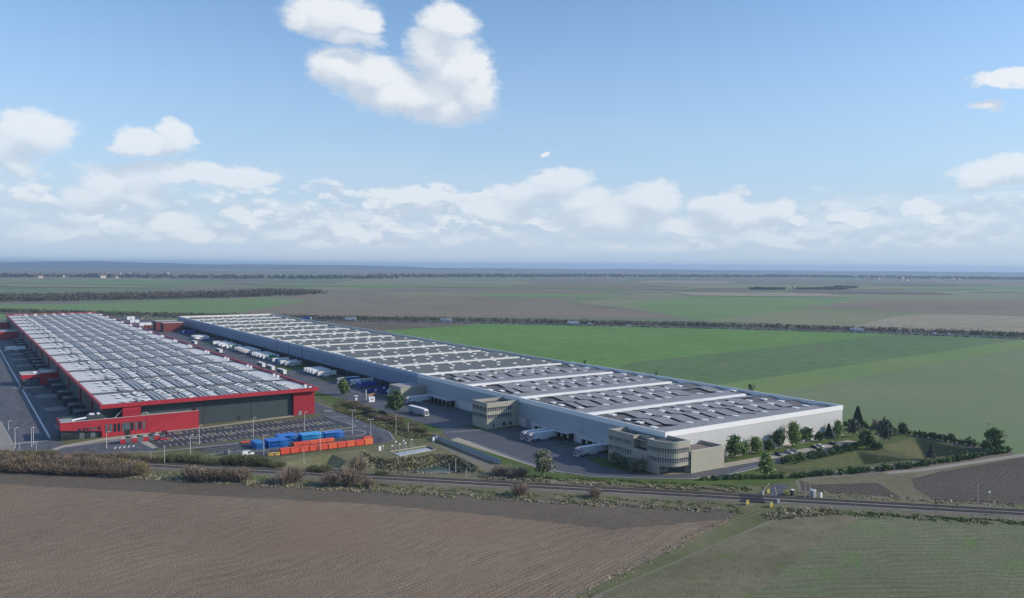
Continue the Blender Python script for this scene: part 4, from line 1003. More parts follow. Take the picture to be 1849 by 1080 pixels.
def make_trailer(par, x0=0.0, col=(.72, .73, .74), side=None, skirt=True, roof=None):
    """a 13.6 m box trailer with its front end at x0+13.6"""
    mb = MB(); mb.box(x0, x0+13.6, -1.275, 1.275, 1.15, 3.95); body = mb.build('trailer_body', tm(col), par, bevel=.05)
    mb = MB(); mb.box(x0+.02, x0+13.58, -1.25, 1.25, 3.955, 4.0); mb.build('trailer_roof', tm(roof or (.76, .77, .78)), body)
    for q in (-1, 1):
        mb = MB(); mb.box(x0+.05, x0+13.5, q*1.28-.012, q*1.28+.012, 1.12, 1.26); mb.build('side_rail', m_galv, body)
    mb = MB(); mb.box(x0-.03, x0-.005, -1.2, -.03, 1.25, 3.85); mb.build('rear_door', tm(col), body)
    mb = MB(); mb.box(x0-.03, x0-.005, .03, 1.2, 1.25, 3.85); mb.build('rear_door', tm(col), body)
    mb = MB(); mb.box(x0+.2, x0+13.3, -.5, .5, .8, 1.13); mb.build('chassis', m_chas, par)
    if skirt:
        mb = MB(); mb.box(x0+5.2, x0+9.6, -1.2, -1.12, .42, 1.1); mb.box(x0+5.2, x0+9.6, 1.12, 1.2, .42, 1.1); mb.build('side_guard', tm(col), par)
    mb = MB(); mb.box(x0+10.3, x0+10.5, -.8, -.6, 0.03, 1.0); mb.box(x0+10.3, x0+10.5, .6, .8, 0.03, 1.0); mb.build('landing_leg', m_chas, par)
    mb = MB(); mb.box(x0-.02, x0+.1, -1.1, 1.1, .5, .68); mb.build('rear_bumper', m_chas, par)
    for q in (-1.05, 1.05):
        mb = MB(); mb.box(x0-.04, x0-.021, q-.15, q+.15, .55, .66); mb.build('tail_lamp', m_tail, par)
    p0 = None
    for xx in (1.7, 3.0, 4.3):
        for y in (-1.08, 1.08):
            wv = wheel(par, x0+xx, y, p0=p0); p0 = p0 or wv
    if side:
        for kind, a, b, c, sc in side:
            for q in (-1, 1):
                mb = MB(); yy = q*1.2925
                if kind == 'tri': mb.face([(x0+a, yy, 1.3), (x0+b, yy, 1.3), (x0+b, yy, 3.9), (x0+a+(b-a)*c, yy, 3.9)][::-q])
                elif kind == 'rect': mb.face([(x0+a, yy, 1.3+c[0]), (x0+b, yy, 1.3+c[0]), (x0+b, yy, 1.3+c[1]), (x0+a, yy, 1.3+c[1])][::-q])
                elif kind == 'disc': mb.face([(x0+a+b*math.cos(t)*1.25, yy, 2.55+b*math.sin(t)) for t in [2*math.pi*i/16 for i in range(16)]][::-q])
                mb.build('side_emblem', tm(sc), body)
    return body, p0
def make_tractor(par, x0, col=(.62, .62, .64), p0=None):
    """tractor unit whose cab back is at x0"""
    pr_ = [(x0, .95), (x0+2.2, .95), (x0+2.3, 1.9), (x0+2.15, 2.55), (x0+1.75, 3.45), (x0+1.2, 3.85), (x0, 3.85)]
    mb = MB(); mb.extr(pr_, -1.22, 1.22); cab = mb.build('cab', tm(col), par, bevel=.08)
    mb = MB(); mb.face([(x0+2.315, -1.05, 2.0), (x0+2.315, 1.05, 2.0), (x0+2.17, 1.0, 2.57), (x0+1.97, .98, 3.0), (x0+1.97, -.98, 3.0), (x0+2.17, -1.0, 2.57)]); mb.build('windscreen', m_glass, cab)
    for q in (-1, 1):
        mb = MB(); y = q*1.228; mb.face([(x0+1.05, y, 2.0), (x0+2.1, y, 2.0), (x0+1.85, y, 2.9), (x0+1.1, y, 2.9)][::-q]); mb.build('side_window', m_glass, cab)
        mb = MB(); mb.box(x0+1.9, x0+2.05, q*1.38-.1, q*1.38+.1, 2.1, 2.9); mb.build('mirror', m_chas, cab)
        mb = MB(); mb.box(x0+2.3, x0+2.34, q*.95-.2, q*.95+.2, .62, .84); mb.build('headlight', m_lamp, par)
    mb = MB(); mb.box(x0+2.28, x0+2.33, -.8, .8, 1.0, 1.8); mb.build('grille', m_chas, cab)
    mb = MB(); mb.box(x0+1.2, x0+2.32, -1.22, 1.22, .38, .94); mb.build('bumper', tm(col), par)
    mb = MB(); mb.box(x0+1.9, x0+2.25, -1.0, 1.0, 3.02, 3.12); mb.build('sun_visor', m_chas, cab)
    mb = MB(); mb.box(x0-3.4, x0+1.2, -.45, .45, .6, .94); mb.build('tractor_chassis', m_chas, par)
    for y in (-1.0, 1.0):
        wv = wheel(par, x0+1.0, y, p0=p0); p0 = p0 or wv
        wheel(par, x0-2.5, y, p0=p0)
    for q in (-1, 1):
        mb = MB(); mb.box(x0-1.6, x0-.4, q*.85-.3, q*.85+.3, .4, .92); mb.build('fuel_tank', m_galv, par)
    return cab
def make_semi(name, label, group, col=(.72, .73, .74), cabc=(.62, .60, .62), side=None, roof=None):
    t = thing(name, label, 'lorry', (0, 0, 0), group)
    b, p0 = make_trailer(t, 0, col, side, roof=roof); make_tractor(t, 13.95, cabc, p0); return t
semi = make_semi('semi_truck', '', 'pale lorries in the new yard', (.50, .55, .59), (.50, .47, .50))
GN = 'pale lorries in the new yard'
x, y = g(1096, 820); place(semi, 0, (WX0-2.6, 265.2), math.pi, 'pale lorry backed onto the dock nearest the curved beige office', GN)
place(semi, 1, (WX0-2.6, 300.0), math.pi, 'nearer of two pale lorries parked side by side at the dock row', GN)
place(semi, 1, (WX0-2.6, 304.6), math.pi, 'farther of two pale lorries parked side by side, mostly hidden by its neighbour', GN)
place(semi, 1, (WX0-2.6, 421.6), math.pi, 'pale lorry backed onto the dock beside the windowless beige block', GN)
x, y = g(772, 753); dv = make_semi('semi_truck', 'pale lorry with white roof driving across the yard beside the dark tree', GN, (.42, .48, .53), (.6, .62, .66), roof=(.85, .86, .87))
a = g(742, 745); b_ = g(771, 752.5); ang = math.atan2(b_[1]-a[1], b_[0]-a[0])
place(dv, 0, (b_[0]-16.3*math.cos(ang), b_[1]-16.3*math.sin(ang)), ang)
W_ = (.74, .75, .76); GR = (.03, .26, .11); BL = (.02, .06, .30)
kinds = {'plain': (W_, None), 'grey': ((.42, .43, .46), [('rect', .3, 1.3, (.0, 2.4), (.45, .04, .06))]), 'green': (W_, [('tri', 0.2, 8.5, .35, GR), ('tri', 10, 11.6, .5, (.05, .22, .1))]),
         'pink': ((.66, .58, .58), None), 'blue': (BL, [('rect', 11.6, 12.6, (1.4, 2.3), (.3, .45, .7))]), 'disc': (W_, [('disc', 10.6, 1.15, 0, (.03, .10, .45))]), 'letter': (W_, [('rect', 5, 9.6, (1.0, 1.7), (.03, .03, .04)), ('rect', 3.5, 4.1, (1.0, 1.7), (.03, .03, .04))]),
         'dark': ((.05, .085, .055), [('tri', 3.0, 5.2, .6, W_)]), 'cream': ((.66, .66, .62), [('rect', 3.2, 5.0, (.9, 1.6), (.08, .09, .1))])}
TP = {}
def trailer(kind, loc, rz, label, group):
    if kind not in TP:
        t = thing('parked_trailer', '', 'trailer'); c, s_ = kinds[kind]; make_trailer(t, 0, c, s_, skirt=kind not in ('blue',), roof=(BL if kind == 'blue' else None)); TP[kind] = t; used = 0
    else: used = 1
    return place(TP[kind], used, loc, rz, label, group)
G1 = 'trailers parked against the old part of the white warehouse'
rows = [
 ('plain', 903.5, 'white trailer at the far end of the far row of five'), ('plain', 899.6, 'second white trailer from the far end of the far row of five'), ('plain', 895.8, 'middle white trailer of the far row of five'), ('plain', 892.0, 'fourth white trailer in the far row of five'), ('letter', 886.5, 'white trailer with dark lettering, nearest of the far row of five'),
 ('plain', 824, 'white trailer at the far end of the long row by the grass patch'), ('plain', 808.5, 'second white trailer from the far end of the long row'), ('plain', 804, 'third white trailer from the far end of the long row'), ('plain', 793, 'fourth white trailer from the far end of the long row'), ('green', 777, 'white trailer with a green side in the far half of the long row'),
 ('pink', 758, 'pinkish trailer farthest back in the middle of the long row'), ('pink', 753, 'second pinkish trailer from the back in the middle of the long row'), ('pink', 748, 'third pinkish trailer in the middle of the long row'), ('pink', 743, 'fourth pinkish trailer in the middle of the long row'), ('pink', 737, 'pinkish trailer fifth from the back in the middle of the long row'), ('plain', 731, 'white trailer beside the nearest of the pinkish trailers'), ('pink', 725, 'pinkish trailer nearest the warehouse docks camera side, beside the green fronted trailer'),
 ('green', 706, 'trailer with a green front half, just past the pinkish ones'), ('plain', 700, 'white trailer next to the green fronted one'), ('plain', 694, 'white trailer between two other white ones in the nearer half of the long row'), ('plain', 686, 'white trailer beside the green and white one'), ('green', 676, 'green and white trailer next to the one with a blue disc'),
 ('disc', 651, 'white trailer with a blue disc on its side'), ('plain', 632, 'white trailer behind the grey curtain sided one'), ('grey', 622, 'grey curtain sided trailer with a red end stripe'),
 ('plain', 579, 'white trailer at the back of the nearer cluster of five'), ('plain', 574, 'second white trailer from the back of the nearer cluster of five'), ('plain', 568.5, 'middle white trailer of the nearer cluster of five'), ('plain', 563, 'fourth white trailer of the nearer cluster of five'), ('cream', 552.5, 'cream trailer with dark lettering at the front of the nearer cluster')]
rows = [(k, y, l.replace('nearest the warehouse docks camera side, ', '')) for k, y, l in rows]
for k, y, l in rows:
    xf = 209.5 if y > 850 else (211 if y > 760 else 213.2)
    trailer(k, (xf+13.6, y+1.3), math.pi, l, G1)
G2 = 'dark green trailers parked along the lane beside the red warehouse'
for y0, l in ((574, 'dark green trailer with a white end, nearest in the lane'), (599.5, 'dark green trailer with a white end, second in the lane'), (622, 'dark green trailer with a white end, third in the lane'), (742, 'dark green trailer parked alone halfway along the lane'), (832, 'dark green trailer parked alone near the far end of the lane')):
    if 'lane' not in TP:
        t = thing('parked_trailer', '', 'trailer'); b, p0 = make_trailer(t, 0, (.70, .71, .70), None)
        for q in (-1, 1):
            mb = MB(); yy = q*1.2925; mb.face([(.3, yy, 1.4), (13.2, yy, 1.4), (13.2, yy, 3.8), (.3, yy, 3.8)][::-q]); mb.build('side_emblem', tm((.06, .095, .06)), b)
            mb = MB(); yy = q*1.2955; mb.face([(3, yy, 1.5), (5.6, yy, 1.5), (4.6, yy, 3.5)][::-q]); mb.build('side_emblem', tm(W_), b)
        TP['lane'] = t; place(t, 0, (196.7, y0), math.pi/2, l, G2)
    else: place(TP['lane'], 1, (196.7, y0), math.pi/2, l, G2)
G3 = 'lorries at the docks of the old yard'
t = make_semi('semi_truck', 'green and white lorry beside the blue trailer in the old yard', G3, W_, (.72, .73, .74), [('tri', 0.2, 9.5, .3, (.30, .42, .33))]); place(t, 0, (232.6, 504), math.pi)
t = make_semi('semi_truck', 'lorry with a dark blue trailer, its white cab behind a small tree', G3, BL, (.7, .71, .7)); place(t, 0, (228.6, 516.5), math.pi)
trailer('blue', (229.6, 491.2), math.pi, 'dark blue trailer with a pale emblem, in front of the green and white lorry', G3)
t = make_semi('semi_truck', 'white lorry standing in the left yard beside the red warehouse', 'lorries in the left yard', (.76, .77, .78), (.76, .77, .78)); place(t, 0, (55.2, 862.5), math.pi)
trailer('plain', (54, 1085), math.pi, 'white trailer at the far end of the left yard', 'lorries in the left yard')
trailer('blue', (228, 972), math.pi, 'blue trailer beside the dark red annex', G1)
# blue open skips beside the plain beige block
m_skip = M('blue_skip', (.025, .045, .22), rough=.5)
for i, (x, y, l) in enumerate(((217.5, 470, 'dark blue open skip with a white panel, nearer the kiosk'), (222, 462.5, 'dark blue open skip with a white panel, against the beige block'), (226, 476, 'dark blue open skip standing behind two others'))):
    t = thing('skip_container', l, 'skip', (x, y, 0), 'blue skips beside the beige block')
    mb = MB(); mb.prism([(x-3.2, y-1.2), (x+3.2, y-1.2), (x+3.2, y+1.2), (x-3.2, y+1.2)], .15, .3); 
    for a in ((x-3.2, x+3.2, y-1.2, y-1.1), (x-3.2, x+3.2, y+1.1, y+1.2), (x-3.2, x-3.1, y-1.09, y+1.09), (x+3.1, x+3.2, y-1.09, y+1.09)): mb.box(*a, .31, 2.6)
    mb.build('skip_body', m_skip, t)
    for k in range(6): 
        mb = MB(); mb.box(x-2.9+k*1.1, x-2.8+k*1.1, y-1.28, y-1.205, .35, 2.5); mb.build('skip_rib', m_skip, t)
    mb = MB(); mb.box(x+.2, x+1.9, y-1.32, y-1.29, .9, 2.1); mb.build('skip_sign', m_white, t)
# crates and kiosk by the old gate
m_crate = M('pale_wood', (.38, .27, .18), rough=.8)
for k in range(5):
    x, y = 207+k*1.9, 456+k*1.3; t = thing('wooden_crate', ('one of five pale wooden crates in a line beside the white kiosk'), 'crate', (x, y, 0), 'crates beside the white kiosk')
    mb = MB(); mb.box(x-.8, x+.8, y-.6, y+.6, .12, 1.2); mb.build('crate_box', m_crate, t)
    mb = MB(); mb.box(x-.8, x+.8, y-.64, y-.605, .5, .62); mb.box(x-.8, x+.8, y-.64, y-.605, .95, 1.05); mb.build('batten', M('orange_wood', (.5, .15, .06)), t)
    mb = MB(); mb.box(x-.8, x-.6, y-.6, y+.6, 0, .115); mb.box(x+.6, x+.8, y-.6, y+.6, 0, .115); mb.build('skid', m_crate, t)
kx, ky = g(670, 725.5)
t = thing('gate_kiosk', 'small white kiosk with two dark windows at the old yard gate', 'kiosk', (kx, ky, 0))
mb = MB(); mb.box(kx-1.8, kx+1.8, ky-1.3, ky+1.3, 0, 2.7); mb.build('kiosk_wall', m_white, t)
mb = MB(); mb.box(kx-1.95, kx+1.95, ky-1.45, ky+1.45, 2.71, 2.88); mb.build('kiosk_roof', m_white, t)
for q in (-.75, .25):
    mb = MB(); mb.box(kx+q, kx+q+.6, ky-1.34, ky-1.305, 1.1, 2.1); mb.build('window', m_glass, t)
bx, by = g(661, 722)
t = thing('gate_post', 'tall thin white post beside the kiosk', 'post', (bx, by, 0))
mb = MB(); mb.tube((bx, by, 0), (bx, by, 6), .22); mb.build('post_shaft', m_white, t); mb = MB(); mb.box(bx-.3, bx+.3, by-.3, by+.3, 0, .3); mb.build('post_base', m_kerb, t)
bx, by = g(643, 723)
t = thing('ticket_machine', 'pale ticket machine with a small canopy on the island at the old gate', 'ticket machine', (bx, by, 0))
mb = MB(); mb.box(bx-.5, bx+.5, by-.4, by+.4, 0, 1.6); mb.build('machine_body', m_white, t); mb = MB(); mb.box(bx-1.1, bx+1.1, by-.9, by+.9, 2.6, 2.8); mb.build('machine_canopy', m_white, t); mb = MB(); mb.tube((bx, by+.5, 0), (bx, by+.5, 2.6), .1); mb.build('machine_post', m_galv, t)

# ------------------------------------------------------------------ blue stacking racks and orange bins
def rack(x0, x1, y0, y1, h, col, label, tiers=2):
    m = M('rack_blue_%d' % int(col[2]*100+col[1]*1000), col, rough=.4, var=.06)
    t = thing('steel_rack', label, 'rack', (x0, y0, 0), 'blue steel racks in the storage yard')
    mb = MB(); mb.box(x0, x1, y0, y1, h, h+.16); mb.build('top_deck', m, t)
    mb = MB(); mb.box(x0+.05, x1-.05, y1-.1, y1-.02, .2, h-.02); mb.build('back_panel', m, t)
    mb = MB(); mb.box(x0+.02, x0+.12, y0+.25, y1-.15, .2, h-.02); mb.build('end_panel', m, t)
    hs = [.25+(h-.25)*k/tiers for k in range(tiers+1)]
    for a in hs[:-1]:
        mb = MB(); mb.box(x0, x1, y0+.02, y1-.12, a-.16, a+.02); mb.build('deck', m, t)
    n = max(2, round((x1-x0)/1.25))
    for k in range(n+1):
        xx = x0+(x1-x0-.14)*k/n; mb = MB(); mb.box(xx, xx+.14, y0-.08, y0+.06, .0, h-.01); mb.build('rack_post', m, t)
    for a, b in zip(hs[:-1], hs[1:]):
        for k in range(n):
            xa = x0+(x1-x0-.14)*k/n+.1; xb = x0+(x1-x0-.14)*(k+1)/n
            mb = MB(); mb.tube((xa, y0-.02, a+.05) if k % 2 else (xa, y0-.02, b-.1), (xb, y0-.02, b-.1) if k % 2 else (xb, y0-.02, a+.05), .09, n=4); mb.build('rack_brace', m, t)
            if k % 2 == 0:
                mb = MB(); mb.tube((xa, y0-.0, a+.6), (xb, y0-.0, a+.6), .07, n=4); mb.build('guard_rail', m, t)
    return t
B1 = (.025, .15, .52); B2 = (.04, .33, .70)
rack(107.6, 111.2, 350.4, 359.5, 2.5, (.025, .17, .50), 'narrow blue rack at the end nearest the red office')
rack(112.6, 121.6, 349.5, 357.0, 2.9, B1, 'long deep blue rack second from the red office end')
rack(119.6, 128.6, 357.4, 363.4, 2.9, (.025, .18, .55), 'deep blue rack set back between the long one and the light blue one')
rack(129.6, 139.2, 354.6, 361.5, 2.7, B2, 'light blue rack with bright top in the middle of the storage yard')
rack(140.2, 149.4, 354.2, 359.0, 2.6, (.025, .17, .55), 'blue rack at the end nearest the access road')
m_or = [M('orange_bin_%d' % i, c, rough=.5, var=.07) for i, c in enumerate(((.62, .085, .045), (.68, .12, .05), (.70, .17, .06)))]
def bin_(x, y, h, label, mi, wd=3.95, dp=2.5, rz=0):
    t = thing('orange_bin', label, 'waste container', (x, y, 0), 'orange containers lined up in the storage yard')
    mb = MB(); mb.T = Matrix.Translation((x, y, 0)) @ Matrix.Rotation(rz, 4, 'Z')
    mb.extr([(0, .2), (wd, .2), (wd, h), (0, h)], 0, dp); b = mb.build('bin_body', m_or[mi], t)
    mb = MB(); mb.T = Matrix.Translation((x, y, 0)) @ Matrix.Rotation(rz, 4, 'Z')
    mb.face([(-.06, -.08, h+.02), (wd+.06, -.08, h+.02), (wd+.06, dp*.5, h+.28), (-.06, dp*.5, h+.28)]); mb.face([(-.06, dp*.5, h+.28), (wd+.06, dp*.5, h+.28), (wd+.06, dp+.08, h+.02), (-.06, dp+.08, h+.02)])
    mb.face([(-.06, -.08, h+.02), (-.06, dp*.5, h+.28), (-.06, dp+.08, h+.02)]); mb.face([(wd+.06, -.08, h+.02), (wd+.06, dp+.08, h+.02), (wd+.06, dp*.5, h+.28)])
    mb.build('bin_lid', m_or[mi], t)
    for k in range(3):
        mb = MB(); mb.T = Matrix.Translation((x, y, 0)) @ Matrix.Rotation(rz, 4, 'Z'); mb.box(.15+k*(wd-.4)/2, .25+k*(wd-.4)/2, -.06, -.005, .25, h-.1); mb.build('bin_rib', m_or[mi], t)
    mb = MB(); mb.T = Matrix.Translation((x, y, 0)) @ Matrix.Rotation(rz, 4, 'Z'); mb.box(.1, wd-.1, .2, .5, 0, .19); mb.box(.1, wd-.1, dp-.5, dp-.2, 0, .19); mb.build('bin_skid', m_chas, t)
ords = ['first', 'second', 'third', 'fourth', 'fifth', 'sixth', 'seventh', 'eighth', 'ninth', 'tenth']
p0, p1 = g(507.5, 821.8), g(675.6, 802.3)
for k in range(10):
    x = p0[0]+(p1[0]-p0[0])*k/10; y = p0[1]+(p1[1]-p0[1])*k/10+.3
    bin_(x, y, 2.3, '%s orange container of the front row, counted from the yellow drums' % ords[k], (0, 0, 0, 0, 0, 1, 0, 1, 0, 2)[k], wd=(p1[0]-p0[0])/10-.28, rz=R(-1.5))
q0, q1 = g(531, 806.5), g(604.5, 797)
for k in range(5):
    x = q0[0]+(q1[0]-q0[0])*k/5; y = q0[1]+(q1[1]-q0[1])*k/5
    bin_(x, y, 1.35, '%s orange container of the short back row, counted from the blue racks' % ords[k], (0, 0, 1, 1, 1)[k], wd=(q1[0]-q0[0])/5-.2)
x, y = g(657, 795.5); bin_(x, y, 1.3, 'low orange container on its own behind the end of the front row', 0, 4.2, 2); 
x, y = g(455, 805); bin_(x, y, .9, 'small low orange skip at the foot of the narrow blue rack', 1, 2.4, 1.6)
x, y = g(436, 801); bin_(x, y, .5, 'flat orange tray lying before the narrow blue rack', 0, 3.6, 1.2)
m_yel = M('yellow_drum', (.55, .36, .09), rough=.5); m_olive = M('brown_drum', (.22, .15, .06), rough=.6)
for k in range(6):
    x, y = g(484+k*3.6, 823.5-k*.3); t = thing('steel_drum', 'one of six yellow and brown drums at the end of the orange containers', 'drum', (x, y, 0), 'drums at the end of the orange row')
    mb = MB(); mb.tube((x, y, 0), (x, y, 1.25), .62, n=12); mb.build('drum_body', m_yel if k % 3 else m_olive, t); mb = MB(); mb.tube((x, y, 1.25), (x, y, 1.34), .55, n=12); mb.build('drum_lid', m_white if k == 3 else m_yel, t)

# ------------------------------------------------------------------ cars
def make_car(col, label, van=False, cat='car'):
    m = M('car_paint_%s' % '_'.join(str(int(c*100)) for c in col), col, rough=.25, var=.02, spec=.5)
    t = thing('parked_car' if not van else 'parked_van', label, cat)
    if van: lo = [(-2.5, .3), (2.5, .3), (2.55, .95), (1.7, 1.15), (1.0, 1.95), (-2.4, 2.0), (-2.5, .9)]; gl = [(1.62, 1.18), (1.0, 1.85), (-.2, 1.85), (-.2, 1.15)]
    else: lo = [(-2.15, .3), (2.15, .3), (2.2, .62), (2.0, .78), (1.05, .92), (.45, 1.36), (-.95, 1.42), (-1.75, 1.0), (-2.15, .88)]; gl = [(.98, .94), (.42, 1.32), (-.92, 1.36), (-1.5, 1.0)]
    mb = MB(); mb.extr(lo, -.86, .86); b = mb.build('body', m, t, bevel=.07)
    for q in (-1, 1):
        mb = MB(); y = q*.868; mb.face([(x, y, z) for x, z in gl][::q]); mb.build('side_window', m_glass, b)
    if not van:
        mb = MB(); mb.face([(1.06, -.72, .95), (1.06, .72, .95), (.5, .66, 1.36), (.5, -.66, 1.36)]); mb.build('windscreen', m_glass, b)
        mb = MB(); mb.face([(-1.0, .66, 1.42), (-1.0, -.66, 1.42), (-1.76, -.7, 1.03), (-1.76, .7, 1.03)][::-1]); mb.build('rear_window', m_glass, b)
    else:
        mb = MB(); mb.face([(1.72, -.74, 1.18), (1.72, .74, 1.18), (1.05, .7, 1.93), (1.05, -.7, 1.93)]); mb.build('windscreen', m_glass, b)
    fx = 2.2 if not van else 2.55
    for q in (-.6, .6):
        mb = MB(); mb.box(fx-.03, fx+.02, q-.2, q+.2, .58, .74); mb.build('headlight', m_lamp, b)
        mb = MB(); mb.box(-fx+.02, -fx+.06, q-.2, q+.2, .66, .82); mb.build('tail_lamp', m_tail, b)
    p = None
    for xx in (-1.35, 1.35):
        for y in (-.78, .78): wv = wheel(t, xx, y, .33, .22, p); p = p or wv
    return t
for col, px_, py_, rz, lab in (((.035, .045, .10), 1403, 822, 82, 'navy car parked nearest the slim pale green tree'), ((.42, .43, .44), 1423.5, 818.5, 84, 'silver car in the bay row, nearer of the silver pair'), ((.22, .22, .23), 1433, 817, 84, 'grey car tucked beside the silver one'),
                               ((.035, .03, .035), 1470, 809, 82, 'black car in the middle of the bay row'), ((.45, .46, .47), 1480, 807.5, 82, 'pale grey car just behind the black one'), ((.03, .04, .075), 1502, 802.5, 83, 'dark blue car parked farthest along the bay row')):
    x, y = g(px_, py_); c = make_car(col, lab); place(c, 0, (x, 220.6), R(rz+180), lab, 'cars on the paved bays beside the white end wall')
for col, px_, py_, rz, lab in (((.11, .13, .15), 276, 786, 95, 'grey car against the red office wall'), ((.05, .015, .018), 297, 783, 95, 'dark red car parked against the red office wall'), ((.36, .03, .06), 296, 794.5, 10, 'bright red car beside a green parking island')):
    x, y = g(px_, py_); c = make_car(col, lab); place(c, 0, (x, y), R(rz), lab, 'cars in front of the red office')
x, y = g(447, 822.5); v = make_car((.72, .72, .72), 'small white van on the storage yard beside the scrub', True, 'van'); place(v, 0, (x, y), R(8), 'small white van on the storage yard beside the scrub')
x, y = g(410, 821.5)
t = thing('grit_bin', 'dark blue and grey cabinet standing alone on the storage yard', 'cabinet', (x, y, 0)); mb = MB(); mb.box(x-.9, x+.3, y-.7, y+.7, 0, 1.9); mb.build('cabinet_body', M('cabinet_dark', (.05, .07, .11)), t); mb = MB(); mb.box(x+.32, x+.9, y-.7, y+.7, 0, 2.1); mb.build('cabinet_door', m_galv, t)
# cycle shelter beside the red office
x0, y0 = 60.5, 393.0
t = thing('cycle_shelter', 'row of cycle shelters with red and grey panels before the red office', 'cycle shelter', (x0, y0, 0))
for k in range(8):
    xa = x0+k*2.35
    mb = MB(); mb.extr([(xa, 2.3), (xa+2.25, 2.3), (xa+2.25, 2.45), (xa+1.1, 2.75), (xa, 2.45)], y0, y0+3.2); mb.build('shelter_roof', (m_trim, m_slate)[(k//1) % 2], t)
    mb = MB(); mb.box(xa+.02, xa+2.2, y0+.02, y0+.1, .25, 2.1); mb.build('shelter_panel', m_red if k % 2 == 0 else m_glass2, t)
    for q in (0, 2.2):
        mb = MB(); mb.box(xa+q, xa+q+.08, y0+3.0, y0+3.08, 0, 2.28); mb.build('shelter_post', m_galv, t)

# ------------------------------------------------------------------ posts, lamps, fences
m_pole = M('pale_pole', (.52, .53, .53), rough=.5); m_wood = M('weathered_post', (.30, .27, .24), rough=.85); m_concp = M('concrete_post', (.36, .34, .31), rough=.85)
def post(px, pyb, pyt, label, kind='lamp', group='lamp posts of the red site', name='lamp_post', cat='lamp post', arm=0.0):
    x, y = g(px, pyb); h = (pyb-pyt)/ppm(x, y)
    t = thing(name, label, cat, (x, y, 0), group)
    mt = {'lamp': m_pole, 'double': m_pole, 'globe': m_galv, 'wood': m_wood, 'conc': m_concp, 'signal': m_dark, 'red': m_pole}[kind]
    mb = MB(); mb.tube((x, y, 0), (x, y, h), .13 if kind != 'conc' else .2, .08 if kind != 'conc' else .13, n=8); mb.build('pole', mt, t)
    mb = MB(); mb.tube((x, y, 0), (x, y, .35), .26, .22, n=8); mb.build('pole_base', m_kerb, t)
    if kind in ('lamp', 'double', 'red'):
        for q in ((1,) if kind != 'double' else (1, -1)):
            mb = MB(); mb.tube((x, y, h-.05), (x+q*.9, y-.2*q, h+.12), .05); mb.build('lamp_arm', m_pole, t)
            mb = MB(); mb.box(x+q*.9-.35, x+q*.9+.35, y-.2*q-.18, y-.2*q+.18, h+.06, h+.2); mb.build('lamp_head', m_red if kind == 'red' else m_white, t)
    elif kind == 'globe':
        mb = MB()
        for k in range(6):
            a0, a1 = -math.pi/2+math.pi*k/6, -math.pi/2+math.pi*(k+1)/6
            mb.tube((x, y, h+.4*math.sin(a0)), (x, y, h+.4*math.sin(a1)), .42*math.cos(a0)+.01, .42*math.cos(a1)+.01, n=10, cap=False)
        mb.build('lamp_globe', m_white, t)
    elif kind == 'signal':
        mb = MB(); mb.box(x-.4, x+.4, y-.12, y+.12, h-1.7, h+.1); hd = mb.build('signal_board', m_dark, t)
        for k in range(2):
            mb = MB(); mb.tube((x, y-.13, h-.5-k*.7), (x, y-.2, h-.5-k*.7), .17, n=10); mb.build('signal_lens', m_tail if k else m_lamp, hd)
    elif kind in ('wood', 'conc'):
        mb = MB(); mb.tube((x-.5, y, h-.4), (x+.5, y, h-.4), .06, n=5); mb.build('cross_arm', mt, t)
    return t
for a in ((457.6, 789.5, 754, 'lamp post in the car park before the dark slate wall, nearer the red office'), (550, 778, 744, 'lamp post in the car park before the red slatted tower'),
          (344, 825, 785, 'tall lamp post rising from the scrub before the car park'), (360, 802, 768, 'lamp post on the car park strip beside the red office end'),
          (476.3, 823.6, 786, 'lamp post standing before the deep blue racks'), (578, 814, 775, 'lamp post rising among the orange containers'),
          (57, 807, 772, 'lamp post on the green kerb at the left yard gate'), (192.4, 810, 780, 'lamp post beside the cycle shelters'),
          (15.6, 776, 760, 'short lamp post at the edge of the left yard'), (27.4, 809, 772, 'lamp post at the crossing stripes of the left yard')):
    post(*a)
post(60.5, 803, 772, 'leaning mast with a red head at the left yard gate', 'red', name='mast', cat='mast')
post(636.4, 784.6, 740, 'tall double headed lamp post on the green turning island', 'double')
post(669.4, 793, 757, 'double headed lamp post beside the end of the orange row', 'double')
post(192, 783.5, 771, 'short lamp post at the red office entrance'); 
for a in ((548.5, 837, 810, 'thin pole beside the railway below the orange containers'), (35, 820, 800, 'thin pole with crossbar in the scrub at the left gate'), (65.5, 821, 797, 'pole with crossbar above the yellowish bush'), (272, 835, 817, 'thin pole in the gap of the bushes, left of the taller pole'), (297, 837, 805, 'taller concrete pole in the gap of the bushes'), (245, 833, 822, 'shortest pole in the bushes, before the taller two'),
          (715, 784, 748, 'concrete pole below the dark tree on the scrub strip'), (737, 783, 763, 'thin pole right of the concrete one on the scrub strip'), (822.6, 852.8, 826, 'tall pole by the green basin water'), (811, 849, 837, 'short pole by the green basin water'),
          (1453.6, 898.7, 872, 'thicker pole beside the grey crossing cabin'), (1462, 898.7, 871.6, 'thin pole touching the grey crossing cabin'), (1765, 910, 876, 'pale pole in the right hand grass bank'), (842, 862, 848, 'thin pole between the basin and the railway')):
    post(*a, 'conc', 'poles along the railway', 'line_pole', 'pole')
post(1785, 926, 888, 'slim post with a white globe beside the right hand tracks', 'globe', 'globe topped posts')
post(1690, 920, 900.5, 'black railway signal on a short post', 'signal', 'railway signals', 'railway_signal', 'railway signal')
post(1796, 931, 907, 'dark bare post beside the right hand tracks', 'wood', 'railway posts', 'line_pole', 'pole')
